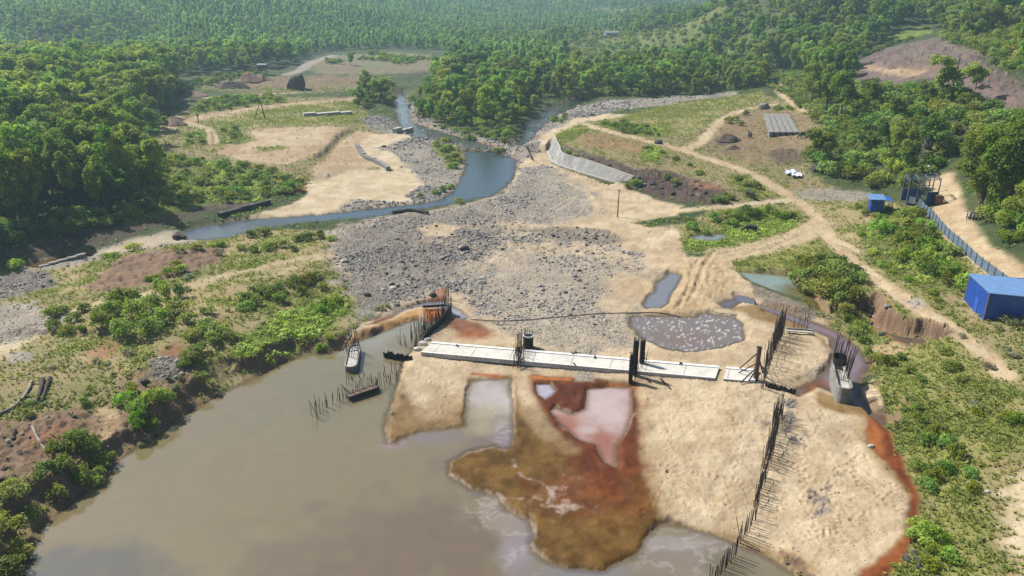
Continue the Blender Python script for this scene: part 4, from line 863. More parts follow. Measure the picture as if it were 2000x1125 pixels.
spots('green', [(1560, 545, 1.6), (1580, 530, 1.7), (1600, 545, 1.8), (1620, 530, 1.7), (1640, 545, 1.8), (1660, 535, 1.6), (1675, 555, 1.6), (1590, 565, 1.6), (1615, 575, 1.7), (1645, 575, 1.7), (1665, 580, 1.4), (1625, 555, 1.7), (1605, 515, 1.4), (1635, 515, 1.4), (1570, 515, 1.3), (1650, 600, 1.3), (1640, 590, 1.3), (1575, 560, 1.4)], 'dense green shrub in the big thicket above the greenish pool', RB_, 1.15)
RT = 'thicket beside the metal fence'
zone(['green', 'lush', 'green', 'lush'], "1715,428 1760,418 1800,420 1840,468 1880,505 1900,545 1880,570 1840,555 1800,545 1770,520 1740,500 1712,470", 2.9, (1.3, 2.1), 'leafy shrub in the thicket beside the metal fence', RT, 30, 1.25)
zone(['lush'], "1675,460 1715,440 1735,500 1780,545 1840,575 1830,590 1760,545 1700,510", 3.2, (.7, 1.2), 'low light green shrub in front of the fence thicket', 'low shrubs before the fence thicket', 31, .8)
spots('green', [(1660, 612, 1.0), (1680, 625, 1.1), (1670, 640, .9), (1690, 660, .9), (1700, 690, 1.1), (1720, 700, .9), (1770, 722, 1.0), (1735, 712, 1.0), (1795, 745, .8), (1755, 700, .8), (1860, 720, 1.1), (1870, 745, .9), (1845, 690, .8)], 'shrub on the right bank below the eroded scarp', 'shrubs below the eroded scarp')
spots('dark', [(1810, 865, 1.3), (1830, 850, 1.2), (1850, 872, 1.2), (1865, 890, 1.1), (1800, 920, 1.2), (1825, 935, 1.2), (1810, 955, 1.1), (1845, 920, 1.0), (1795, 825, .9), (1790, 800, .8), (1895, 930, .9)], 'dark shrub beside the rusty channel', 'dark shrubs beside the rusty channel')
spots('lush', [(1805, 1040, 1.4), (1825, 1055, 1.2), (1790, 1060, 1.1), (1830, 1085, 1.0), (1850, 1095, 1.1), (1820, 1110, 1.1), (1905, 810, 1.0), (1985, 825, 1.2), (1965, 815, 1.0), (1900, 960, .8)], 'bright shrub at the lower right bank', 'bright shrubs at the lower right bank')
spots('dusty', [(1905, 800, 1.0), (1985, 640, 1.0), (1970, 630, 1.1), (1950, 645, .7), (1960, 690, .8), (1980, 700, .9), (1930, 720, .8), (1880, 660, .6)], 'greyish shrub near the large blue shed', 'grey shrubs near the large shed')
spots('green', [(1690, 420, 1.0), (1675, 405, .8), (1710, 425, .9), (1735, 412, .8)], 'shrub in front of the small blue kiosk', 'shrubs by the kiosk')
# right hillside thicket: larger ones singly, the rest as one mass
HILL = ground_poly("1575,222 1600,195 1650,158 1690,180 1790,168 1860,185 2040,270 2200,420 2120,600 2010,535 1960,495 1925,465 1908,440 1888,408 1862,375 1848,348 1830,335 1790,372 1735,378 1690,365 1620,345 1580,320 1610,265")
X, Y = scatter(HILL, 3.9, 40); o = np.argsort(np.hypot(X, Y)); X, Y = X[o], Y[o]
road = smooth_line([gxy(p) for p in pts("2110,640 2030,580 1965,531 1924,501 1889,471 1868,441 1850,411 1851,385 1841,365 1836,350")], 4)
dr, _, _ = line_dist(X, Y, road); n_h = 0
for x, y, d in zip(X, Y, dr):
    if d < 3.6: continue
    if n_h < 45 and abs(x) < .69 * (y * .928 + 15):
        n_h += 1; plant_shrub(RNG.choice(['green', 'green', 'dark', 'lush']), x, y, RNG.uniform(1.8, 3.0), 'large shrub on the right hillside above the dirt road', 'shrubs of the right hillside', 1.2)
    else: THICK.append((RNG.choice([0, 1, 2]), x, y, RNG.uniform(1.8, 3.2)))
for s, sp in (("1500,175 1560,205 1590,225 1640,160 1600,120 1540,130 1500,150", 4.5), ("1690,100 1740,85 1800,70 1730,95 1690,120", 4.5), ("1830,75 1900,55 2050,40 2050,150 1960,145 1900,100", 4.5), ("1090,190 1180,188 1330,186 1330,180 1180,180 1095,184", 4.0), ("1860,182 1960,212 2060,262 2060,280 1960,235 1880,205", 4.5),
              ("600,112 720,104 850,110 860,135 760,128 640,126", 4.4), ("680,205 770,205 765,180 720,175", 4.5), ("812,232 840,190 860,160 960,150 1070,158 1075,185 1045,212 1010,240 955,258 890,248", 4.6), ("-200,515 0,480 110,460 240,436 320,405 335,388 300,385 200,415 0,450 -200,480", 2.9), ("255,300 262,285 275,262 330,222 340,235 300,262 282,300", 3.4), ("330,205 345,170 420,152 520,146 520,150 430,160 365,180", 4.0), ("1095,188 1180,186 1330,183 1460,175 1500,165 1480,160 1330,172 1180,176 1100,180", 4.2)):
    X, Y = scatter(ground_poly(s), sp, 41); THICK += [(RNG.choice([0, 1, 2]), x, y, RNG.uniform(1.3, 2.6)) for x, y in zip(X, Y) if not s.startswith('600,112') or vnoise(x * .09, y * .05, 77) > .62]

def instance_mass(name, label, items, sources):
    """One mass of vegetation nobody could count: source meshes instanced on points."""
    V = np.array([(x, y, 0) for _, x, y, _ in items], float); V[:, 2] = height(V[:, 0], V[:, 1]) - .05
    me = bpy.data.meshes.new(name); me.vertices.add(len(V)); me.vertices.foreach_set('co', V.astype(np.float32).ravel())
    rng = np.random.default_rng(5)
    a = me.attributes.new('pick', 'INT', 'POINT'); a.data.foreach_set('value', np.array([i[0] for i in items], np.int32))
    a = me.attributes.new('turn', 'FLOAT_VECTOR', 'POINT'); r = np.zeros((len(V), 3), np.float32); r[:, 2] = rng.uniform(0, 6.28, len(V)); a.data.foreach_set('vector', r.ravel())
    s = np.array([i[3] for i in items]); q = rng.uniform(.9, 1.25, len(V)); a = me.attributes.new('size', 'FLOAT_VECTOR', 'POINT'); a.data.foreach_set('vector', np.stack([s * q, s * q, s], 1).astype(np.float32).ravel())
    ob = add(name, me); tag(ob, label, None, None, 'stuff')
    ng = bpy.data.node_groups.new(name, 'GeometryNodeTree'); ng.interface.new_socket('Geometry', in_out='INPUT', socket_type='NodeSocketGeometry'); ng.interface.new_socket('Geometry', in_out='OUTPUT', socket_type='NodeSocketGeometry')
    gi = ng.nodes.new('NodeGroupInput'); go = ng.nodes.new('NodeGroupOutput'); ip = ng.nodes.new('GeometryNodeInstanceOnPoints'); jn = ng.nodes.new('GeometryNodeJoinGeometry'); L = ng.links
    for so in reversed(sources):
        oi = ng.nodes.new('GeometryNodeObjectInfo'); oi.transform_space = 'ORIGINAL'; oi.inputs['Object'].default_value = so; oi.inputs['As Instance'].default_value = True
        L.new(oi.outputs['Geometry'], jn.inputs[0])
    def named(n, t):
        k = ng.nodes.new('GeometryNodeInputNamedAttribute'); k.data_type = t; k.inputs['Name'].default_value = n; return [x for x in k.outputs if x.enabled and x.name == 'Attribute'][0]
    L.new(gi.outputs[0], ip.inputs['Points']); L.new(jn.outputs[0], ip.inputs['Instance']); ip.inputs['Pick Instance'].default_value = True
    L.new(named('pick', 'INT'), ip.inputs['Instance Index']); L.new(named('turn', 'FLOAT_VECTOR'), ip.inputs['Rotation']); L.new(named('size', 'FLOAT_VECTOR'), ip.inputs['Scale'])
    L.new(ip.outputs[0], go.inputs[0]); md = ob.modifiers.new('scatter', 'NODES'); md.node_group = ng; return ob
def find_child(mesh): return next(o for o in COL.objects if o.data == mesh)
src = []; idx = {}
for kd in ('acacia', 'broad', 'young'):
    for i, (crown, trunk, h0) in enumerate(TREES[kd]):
        try: o = find_child(crown)
        except StopIteration:
            p = gxy((60. + 90 * i, 96. + 3 * i)); plant_tree(kd, p[0], p[1], 8, 'young plantation tree on the far left slope', 'young trees on the far slope', variant=i); o = find_child(crown)
        idx.setdefault(kd, []).append((len(src), h0)); src.append(o)
items = []
for kd, x, y, h in FOREST:
    i, h0 = RNG.choice(idx[kd]); items.append((i, x, y, h / h0))
instance_mass('distant_forest', 'far plantation and valley forest reading as one green mass', items, src)
ss = [find_child(SHRUBS['green'][0]), find_child(SHRUBS['dark'][0]), find_child(SHRUBS['green'][1])]
instance_mass('hillside_thicket', 'dense low thicket covering slopes and wood edges', THICK, ss)
print('forest', len(items), 'thicket', len(THICK), 'trees', n_tree, 'shrubs', sum(o.name.startswith('shrub') for o in COL.objects))

# ---- grass tufts and low herbs, cobbles: uncountable
def face_sample(weight, n, seed, ymax):
    rng = np.random.default_rng(seed); W = weight.copy()
    cell = np.zeros((NR, NC)); cell[:-1, :] = np.diff(YS)[:, None] * (HW[:-1, None] * 2 / NC); W = W * cell.ravel()
    W[(GY > ymax) | (np.abs(GX) > .71 * (GY * .928 + 15.7))] = 0
    W = W / np.maximum(GY, 40) ** .9
    c = np.cumsum(W); k = np.searchsorted(c, rng.uniform(0, c[-1], n)); k = np.minimum(k, nv - 1)
    dx = (HW * 2 / NC)[k // NC]; dy = np.append(np.diff(YS), 1)[k // NC]
    x = GX[k] + rng.uniform(-.5, .5, n) * dx; y = GY[k] + rng.uniform(-.5, .5, n) * dy; return x, y, k, rng
x, y, k, rng = face_sample(np.clip(GRASS, 0, 1) ** 1.2, 62000, 3, 330); z = height(x, y); n = len(x)
sz = rng.uniform(.10, .28, n) * (1 + .6 * sstep(100, 300, y)); V = np.zeros((n, 5, 3, 3)); a0 = rng.uniform(0, 6.28, n)
for b in range(5):
    a = a0 + b * 1.256 + rng.uniform(-.4, .4, n); dx, dy = np.cos(a), np.sin(a); w = sz * .35; ln = rng.uniform(.5, 1.1, n) * sz; hh = sz * rng.uniform(.7, 1.4, n)
    V[:, b, 0] = np.stack([x - dy * w, y + dx * w, z - .03], 1); V[:, b, 1] = np.stack([x + dy * w, y - dx * w, z - .03], 1); V[:, b, 2] = np.stack([x + dx * ln, y + dy * ln, z + hh], 1)
V = V.reshape(-1, 3); tone = np.repeat(np.clip(.55 + .9 * (fbm(x * .2, y * .2, 15, 3) - .5) + rng.normal(0, .15, n), 0, 1), 15)
tag(add('grass', leaf_mesh('grass', V, np.arange(len(V)).reshape(-1, 3), tone, GRASS_M)), 'short grass tufts over both banks', None, None, 'stuff')
x, y, k, rng = face_sample(np.clip(HERB, 0, 1.2) ** 1.3, 15000, 4, 300); z = height(x, y); n = len(x)
cen = np.stack([x, y, z + .08], 1); rad = rng.uniform(.14, .5, n) * (1 + .8 * sstep(100, 280, y)); m = 9
d = unit(rng.normal(size=(n, m, 3)) + np.array((0, 0, .6))); p = cen[:, None] + d * rad[:, None, None] * np.array((1, 1, .75)); nr = unit(d * .6 + np.array((0, 0, .5)) + rng.normal(size=(n, m, 3)) * .4)
t = unit(np.cross(nr, rng.normal(size=(n, m, 3)))); b = np.cross(nr, t); s = (.09 + .16 * rad)[:, None, None] * rng.uniform(.7, 1.4, (n, m, 1))
V = np.stack([p - t * s, p + b * s * .6, p + t * s, p - b * s * .6], 2).reshape(-1, 3)
tone = np.repeat(np.clip(.5 + (fbm(x * .15, y * .15, 25, 3) - .5) * 1.2 + rng.normal(0, .12, n), 0, 1), m * 4)
lush = np.repeat(HERB[k] > .85, m * 4); Vg = V[~lush]; Vl = V[lush]
tag(add('ground_cover', leaf_mesh('ground_cover', Vg, np.arange(len(Vg)).reshape(-1, 4), tone[~lush], LEAF_S)), 'low weeds and creepers over both banks', None, None, 'stuff')
tag(add('fern_growth', leaf_mesh('fern_growth', Vl, np.arange(len(Vl)).reshape(-1, 4), np.clip(tone[lush] + .25, 0, 1), LEAF_L)), 'bright green low growth in the lush patches', None, None, 'stuff')
# ------------------------------------------------------------------ built things
CONC = simple_mat('concrete', (.44, .42, .38), .85, .3, 1.4, bump=.3); CONC_W = simple_mat('pale_concrete', (.60, .57, .51), .85, .22, .9, bump=.2); CONC_D = simple_mat('stained_concrete', (.25, .24, .22), .9, .5, 1.2, bump=.4)
KERB = simple_mat('white_kerb', (.74, .73, .70), .8, .08, 3); REBAR = simple_mat('rusty_rebar', (.042, .030, .024), .75, .4, 6); STEEL_D = simple_mat('black_steel', (.022, .018, .016), .7, .5, 2)
BLUE = simple_mat('blue_sheet', (.022, .10, .46), .45, .25, 2.5, spec=.5); BLUE_R = simple_mat('blue_roof', (.13, .25, .47), .4, .22, 1.2, spec=.5); BLUE_P = simple_mat('blue_panel', (.018, .07, .26), .5, .3, 2); TRIM = simple_mat('brown_trim', (.16, .11, .08), .8, .3, 5)
FENCE = simple_mat('grey_blue_sheet', (.17, .23, .30), .55, .3, 1.6); GALV = simple_mat('galvanised_steel', (.17, .20, .25), .5, .3, 5, .3); WHITE = simple_mat('white_sheet', (.68, .70, .72), .6, .12, 3); WOOD = simple_mat('crate_wood', (.24, .13, .065), .85, .35, 6)
POLEW = simple_mat('weathered_pole', (.10, .085, .07), .9, .3, 5); LOGD = simple_mat('dark_log', (.075, .055, .042), .9, .5, 4, bump=.5); LOGP = simple_mat('bleached_log', (.30, .25, .20), .85, .4, 5, bump=.4); STONE = simple_mat('grey_stone', (.24, .23, .215), .9, .4, 2.2, bump=.4); STONE_D = simple_mat('dark_stone', (.06, .055, .052), .85, .4, 2.2, bump=.4); STONE_W = simple_mat('pale_stone', (.52, .48, .42), .9, .25, 2.2, bump=.4)
EARTH = simple_mat('dug_earth', (.24, .155, .105), .95, .35, 1.0, bump=.6); EARTH_D = simple_mat('dark_earth', (.10, .068, .052), .95, .4, .9, bump=.8); HIDE = simple_mat('buffalo_hide', (.028, .026, .026), .7, .3, 4); HORN = simple_mat('horn', (.05, .045, .04), .5, .2, 8)
RUBBER = simple_mat('tyre_rubber', (.02, .02, .021), .8, .2, 8); CHROME = simple_mat('bare_metal', (.35, .35, .36), .35, .15, 6, .8); ROOFG = simple_mat('grey_roof', (.20, .21, .22), .7, .2, 2); PLASTER = simple_mat('white_plaster', (.62, .62, .60), .8, .12, 2); GLASS = simple_mat('dark_glass', (.03, .035, .04), .15, .1, 1); TARP = simple_mat('pale_tarpaulin', (.52, .58, .68), .5, .3, 1.5)

class Thing:
    def __init__(s, name, label, cat, loc, group=None):
        s.o = bpy.data.objects.new(name, None); COL.objects.link(s.o); s.o.empty_display_size = .4; s.l = np.array(tuple(loc), float); s.o.location = tuple(s.l); tag(s.o, label, cat, group)
    def part(s, name, vf, mat, parent=None, smooth=False):
        V, F = vf; return add(name, py_mesh(name, [np.asarray(v, float) - s.l for v in V], F, mat, smooth), parent or s.o)
    def inst(s, name, me, loc, scale=(1, 1, 1), rot=(0, 0, 0)):
        o = add(name, me, s.o, tuple(np.asarray(loc, float) - s.l)); o.scale = scale; o.rotation_euler = rot; return o
def solo(name, vf, mat, label, cat, group=None, smooth=False):
    V, F = vf; V = np.array([np.asarray(v, float) for v in V]); c = np.array((V[:, 0].mean(), V[:, 1].mean(), V[:, 2].min()))
    return tag(add(name, py_mesh(name, V - c, F, mat, smooth), None, tuple(c)), label, cat, group)
BOXF = [(0, 3, 2, 1), (4, 5, 6, 7), (0, 1, 5, 4), (1, 2, 6, 5), (2, 3, 7, 6), (3, 0, 4, 7)]
def prism(base, z0, z1):                   # upright prism over a plan outline
    n = len(base); V = [(p[0], p[1], z0) for p in base] + [(p[0], p[1], z1) for p in base]
    F = [(i, (i + 1) % n, n + (i + 1) % n, n + i) for i in range(n)] + [tuple(range(n))[::-1], tuple(range(n, 2 * n))]
    return V, F
def hexa(a, b, c, d, up):                  # slab on four corners, thickness vector up
    P = [np.array(tuple(q), float) for q in (a, b, c, d)]; u = np.array(up, float); return P + [p + u for p in P], BOXF
def bar_(p, q, w, h=None):                 # box section from p to q
    p, q = np.array(tuple(p), float), np.array(tuple(q), float); d = unit(q - p); s = unit(np.cross(d, (0, 0, 1.)) if abs(d[2]) < .95 else np.cross(d, (0, 1., 0))); u = np.cross(s, d); h = h or w
    return [p - s * w / 2 - u * h / 2, p + s * w / 2 - u * h / 2, p + s * w / 2 + u * h / 2, p - s * w / 2 + u * h / 2, q - s * w / 2 - u * h / 2, q + s * w / 2 - u * h / 2, q + s * w / 2 + u * h / 2, q - s * w / 2 + u * h / 2], BOXF
def ribbed(o, a, b, nrm, ribs, depth=.05):  # profiled metal sheet: runs along a, ribs along b
    o, a, b, n = (np.array(tuple(v), float) for v in (o, a, b, nrm)); V = []; F = []
    prof = []
    for i in range(ribs):
        for t, h in ((0, 0), (.3, 0), (.45, 1), (.7, 1), (.85, 0)): prof.append(((i + t) / ribs, h * depth))
    prof.append((1, 0))
    for t, h in prof: V += [o + a * t + n * h, o + a * t + b + n * h]
    for i in range(len(prof) - 1): F.append((2 * i, 2 * i + 2, 2 * i + 3, 2 * i + 1))
    m = len(V); V += [v - n * .02 for v in V]; F += [tuple(m + k for k in f[::-1]) for f in F]
    return V, F
def blob(rng, c, r, sq=.75, rough=.25, sub=2):
    import bmesh
    bm = bmesh.new(); bmesh.ops.create_icosphere(bm, subdivisions=sub, radius=1); V = np.array([v.co[:] for v in bm.verts]); F = [tuple(v.index for v in f.verts) for f in bm.faces]; bm.free()
    q = rng.uniform(0, 50, 3); d = fbm(V[:, 0] * 1.7 + q[0] + V[:, 2], V[:, 1] * 1.7 + q[1] - V[:, 2] * .7, 3, 3, .6) - .5
    d2 = np.round(V @ unit(rng.normal(size=(3, 3))).T * 2) / 2; V = V * (1 + d[:, None] * 2 * rough) * (1 - .08 * np.abs(d2).sum(1))[:, None]
    return [np.array(c) + v * np.array(r) * np.array((1, 1, sq)) for v in V], F
BARM = py_mesh('bar', *tube([(0, 0, 0), (0, 0, .5), (0, 0, 1)], [.029, .028, .026], 5), REBAR)
def rebar(th, x, y, z, h, lean=(0, 0), thick=1.0, name='bar'):
    return th.inst(name, BARM, (x, y, z), (thick, thick, h), (lean[0], lean[1], 0))
def rebar_row(th, line, n, h, z=None, jit=.12, lean=.05, thick=1.0, bias=(0, 0), skip=0.0):
    L_ = [at(px, py, .3 if z is None else z) for px, py in line]; P = [np.array((p.x, p.y)) for p in L_]; P = smooth_line(P, 6) if len(P) > 2 else P
    P = np.array(P); seg = np.hypot(*(P[1:] - P[:-1]).T); acc = np.concatenate([[0], np.cumsum(seg)])
    out = []
    for i in range(n):
        if RNG.random() < skip: continue
        t = acc[-1] * (i + .5) / n; x = np.interp(t, acc, P[:, 0]) + RNG.uniform(-jit, jit); y = np.interp(t, acc, P[:, 1]) + RNG.uniform(-jit, jit)
        z0 = (hz(x, y) if z is None else z) - .15; hh = RNG.uniform(*h) + .15
        rebar(th, x, y, z0, hh, (RNG.gauss(bias[0], lean), RNG.gauss(bias[1], lean)), thick); out.append((x, y, z0, hh))
    return out
def tie(th, pts_, frac=.5):                # horizontal tie rod through a row of bars
    ps = [(x, y, z + h * frac) for x, y, z, h in pts_[::3]]
    if len(ps) > 1: th.part('tie_bar', tube(ps, [.03] * len(ps), 5), REBAR)

# ---- weir sill
fy = lambda x: 668 + (x - 845) * .0857; ny = lambda x: 688 + (x - 820) * .0886
ZS = .85
t = Thing('weir_sill', 'long pale concrete sill crossing the riverbed with a white kerb', 'weir', at(1010, 705, .2))
STUB = py_mesh('rebar_stub', *tube([(0, 0, 0), (0, -.28, .03)], [.035, .03], 5), REBAR)
for x0, x1, e0 in ((822, 1010, 22), (1013.5, 1238, 8), (1241, 1397, 8), (1413, 1474, 6)):
    A, B, C, D = at(x0, ny(x0), ZS), at(x1, ny(x1), ZS), at(x1 + 8, fy(x1 + 8), ZS), at(x0 + e0, fy(x0 + e0), ZS)
    s = t.part('slab', hexa(*[p - Vector((0, 0, .5)) for p in (A, B, C, D)], (0, 0, .5)), CONC_W)
    w = (A - D).normalized() * .42
    t.part('kerb', hexa(*[p + Vector((0, 0, .003)) for p in (D + w, C + w, C, D)], (0, 0, .09)), KERB, s)
    w = (D - A).normalized() * .16
    t.part('edge_lip', hexa(*[p + Vector((0, 0, .003)) for p in (A, B, B + w, A + w)], (0, 0, .05)), KERB, s)
    for f in np.arange(.12, .95, 75 / (x1 - x0) / 1.0):   # cast joints across the slab
        pa, pb = A.lerp(B, f), D.lerp(C, f); jw = (B - A).normalized() * .035; t.part('joint', hexa(*[q + Vector((0, 0, .002)) for q in (pa - jw, pa + jw, pb + jw, pb - jw)], (0, 0, .006)), CONC_D, s)
    n = int((x1 - x0) / 9)
    for i in range(n):
        if RNG.random() < .8:
            p = A.lerp(B, (i + .5) / n); o = t.inst('rebar_stub', STUB, (p.x, p.y, ZS - .12), (1, RNG.uniform(.6, 1.3), 1), (RNG.uniform(-.3, .2), 0, RNG.uniform(-.4, .4)))
for i, (px, py, r, lab) in enumerate(((826, 672, .75, 'pale broken concrete lump at the end of the sill'), (815, 682, .6, 'smaller broken concrete lump beside the sill end'), (835, 664, .5, 'white concrete chunk at the foot of the curved rebar wall'))):
    p = at(px, py, .5); solo('concrete_lump', blob(np.random.default_rng(i), (p.x, p.y, .5), (r, r * .7, r), .6, .3), CONC_W, lab, 'rubble')
for px, py, a_, l_, lab in ((1125, 692, .3, 1.1, 'bent steel offcut lying on the middle of the sill'), (1162, 699, 1.2, .6, 'short dark steel scrap on the sill right of its middle'), (893, 677, .1, .4, 'small dark steel scrap on the left part of the sill'), (1122, 714, 1.9, 1.0, 'dark cloth like scrap hanging at the downstream edge of the sill'), (1330, 712, .4, .5, 'small steel scrap near the right part of the sill')):
    p = at(px, py, ZS); d = Vector((math.cos(a_), math.sin(a_), 0)) * l_ * .5
    solo('steel_scrap', join([tube([p - d + Vector((0, 0, .1)), p + Vector((0, .1, .22)), p + d + Vector((0, 0, .09))], [.06, .07, .05], 6), tube([p + Vector((.1, -.2, .1)), p + Vector((-.1, .25, .2))], [.05, .04], 5)]), STEEL_D, lab, 'scrap')
# ---- curved rebar wall and its comb
t = Thing('rebar_wall', 'curved dark wall of dense rebars at the head of the pond', 'rebar wall', at(870, 625, .1))
cur = [(882, 612), (877, 620), (866, 633), (852, 646), (838, 657), (828, 667)]
P = smooth_line([np.array(at(px, py, .15))[:2] for px, py in cur], 4)
bw = []
for i in range(len(P) - 1):                # boarding behind the bars, one board per bay
    h = 1.75 - .9 * i / len(P); a, b = P[i], P[i + 1]; t.part('formwork_board', bar_((a[0], a[1], h / 2), (b[0] * .985 + a[0] * .015, b[1] * .985 + a[1] * .015, h / 2), .1, h), STEEL_D)
for off in ((0, 0), (-6, 2), (-12, 4)):
    r = rebar_row(t, [(x + off[0], y + off[1]) for x, y in cur], 26, (1.9, 3.2) if off[0] == 0 else (1.5, 2.6), 0, .15, .05, 1.15); tie(t, r, .45)
r = rebar_row(t, [(868, 594), (873, 585), (880, 590)], 9, (2.2, 3.2), .2, .2, .06, 1.1)
t = Thing('rebar_comb', 'dark horizontal rail with a comb of short upright bars beside the curved wall', 'rebar frame', at(826, 604, .1))
A, B = at(826, 599, .9), at(870, 596, .9); t.part('rail', bar_(A, B, .14, .28), STEEL_D)
for i in range(17):
    p = A.lerp(B, i / 16); rebar(t, p.x, p.y, .9, RNG.uniform(.75, 1.15), (RNG.gauss(0, .04), RNG.gauss(0, .04)), 1.4)
for i in range(12):
    p = at(828 + i * 3.6, 622 + RNG.uniform(-3, 3), .0); rebar(t, p.x, p.y, -.1, RNG.uniform(1.2, 1.8), (RNG.gauss(0, .03), RNG.gauss(0, .05)))
t = Thing('rebar_cluster', 'loose upright rebars standing in the water before the curved wall', 'rebar', at(820, 665, 0))
r = rebar_row(t, [(800, 668), (812, 655), (826, 645), (842, 634)], 24, (1.3, 2.6), -.1, .25, .07); tie(t, r, .4); rebar_row(t, [(806, 690), (815, 678), (826, 668)], 14, (1.0, 2.2), -.1, .25, .1); rebar_row(t, [(777, 672), (790, 678), (800, 680)], 6, (1.2, 2.2), -.1, .2, .12, bias=(0, -.12))
# ---- piers
def stadium(p, q, w, n=8):
    d = (q - p).normalized(); s = Vector((-d.y, d.x, 0)); out = []
    for c, sg in ((p, -1), (q, 1)):
        for k in range(n + 1):
            a = math.pi * k / n; v = c + (s * math.cos(a) * -sg + d * sg * math.sin(a)) * w if sg == 1 else c + (s * math.cos(a) - d * math.sin(a)) * w
            out.append((v.x, v.y))
    return out
def pier(name, label, p, q, w, z0, z1, mat, rec=.45):
    t = Thing(name, label, 'bridge pier', (p.x, p.y, z0)); o = stadium(p, q, w); i_ = stadium(p, q, w - .17); n = len(o)
    V = [(x, y, z0) for x, y in o] + [(x, y, z1) for x, y in o] + [(x, y, z1) for x, y in i_] + [(x, y, z1 - rec) for x, y in i_]
    F = []
    for a in range(n):
        b = (a + 1) % n; F += [(a, b, n + b, n + a), (n + a, n + b, 2 * n + b, 2 * n + a), (2 * n + a, 2 * n + b, 3 * n + b, 3 * n + a)]
    t.part('shell', (V, F), mat); t.part('infill', ([(x, y, z1 - rec * .8 + .1 * RNG.random()) for x, y in i_], [tuple(range(n))]), CONC)
    for f in (.33, .66): t.part('cast_joint', prism(stadium(p, q, w + .012), z0 + (z1 - z0) * f, z0 + (z1 - z0) * f + .05), CONC_D)
    return t
p, q = at(1650, 752, 2.5), at(1639, 706, 2.5); t = pier('bridge_pier', 'round nosed concrete pier with tall rebars in the purple stream', p, q, .78, -.3, 2.5, CONC_D, .6)
ring = stadium(q - (q - p).normalized() * .5, q, .7); V = [(x, y, 2.5) for x, y in ring] + [(x, y, 3.25) for x, y in ring]; n = len(ring); t.part('formwork', (V, [(i, (i + 1) % n, n + (i + 1) % n, n + i) for i in range(n)]), STEEL_D)
for k, (x, y) in enumerate(stadium(p.lerp(q, .45), q, .66, 14)): rebar(t, x + RNG.uniform(-.05, .05), y + RNG.uniform(-.05, .05), 2.2, RNG.uniform(2.2, 4.2), (RNG.gauss(0, .03), RNG.gauss(.05, .03)), 1.1)
for k in range(8):
    f = RNG.uniform(.3, .95); c = p.lerp(q, f); rebar(t, c.x + .62, c.y, 2.3, RNG.uniform(1.5, 3.4), (RNG.gauss(0, .03), RNG.gauss(.06, .03)))
p, q = at(685, 711, .8), at(692, 677, .8); t = pier('bridge_pier', 'low concrete pier in the pond with thin leaning rebars', p, q, .74, -.7, .8, CONC_D, .3)
for k, (x, y) in enumerate(stadium(p.lerp(q, .6), q, .66, 9)): rebar(t, x, y, .5, RNG.uniform(1.2, 2.6), (RNG.gauss(0, .06), RNG.gauss(-.06, .06)))
for k in range(4): rebar(t, q.x + RNG.uniform(-.5, .4), q.y + RNG.uniform(-.3, .3), .5, RNG.uniform(2.0, 2.7), (.1, .1 + RNG.gauss(0, .08)))
t.part('leaning_prop', bar_(at(668, 684, .9), at(687, 654, 2.2), .16), STEEL_D)
# ---- sheet piling
def sheet_pile(label, a, b, h, z0):
    t = Thing('sheet_pile_wall', label, 'sheet piling', a); n = 6
    for i in range(n):
        p, q = a.lerp(b, i / n), a.lerp(b, (i + .985) / n); hh = h * RNG.uniform(.85, 1.08); nr = Vector((-(q - p).y, (q - p).x, 0)).normalized() * -1
        t.part('pile_sheet', ribbed((p.x, p.y, z0), q - p, (0, 0, hh), nr, 1, .28), STEEL_D)
sheet_pile('black rusted sheet piling standing in the pond beside the sill', at(749, 697, 0), at(806, 706, 0), 1.35, -.5)
sheet_pile('black sheet piling at the sand edge by the purple stream', at(1494, 762, .2), at(1553, 772, .2), 1.3, -.2)
# ---- sunken beam with bars
t = Thing('sunken_beam', 'broken concrete beam bristling with bars in the middle of the pond', 'beam', at(708, 766, 0))
t.part('beam', bar_(at(679, 776, .25), at(738, 756, .3), .75, .55), LOGD); t.part('cap', bar_(at(680, 774, .56), at(736, 755, .6), .5, .12), TRIM)
rebar_row(t, [(683, 772), (738, 752)], 22, (.5, 1.5), .4, .2, .16); rebar_row(t, [(676, 755), (700, 738), (715, 745)], 9, (.6, 1.5), -.1, .3, .2)
t.part('leaning_prop', bar_(at(666, 752, .3), at(682, 765, .9), .1), REBAR)
t = Thing('rebar_cluster', 'thin bars rising from the pond left of the sunken beam', 'rebar', at(640, 790, 0)); rebar_row(t, [(614, 815), (640, 795), (676, 780)], 24, (1.0, 2.2), -.1, .35, .07, skip=.1); rebar(t, *at(622, 816, 0)[:2], -.1, 2.0, (0, -.35))
t = Thing('rebar_cluster', 'thin bars rising from the pond between sunken beam and sand point', 'rebar', at(750, 760, 0)); rebar_row(t, [(732, 760), (750, 755), (780, 742)], 20, (.9, 2.0), -.1, .4, .09, skip=.1); rebar_row(t, [(745, 740), (775, 725), (785, 715)], 10, (.6, 1.6), -.1, .4, .12)
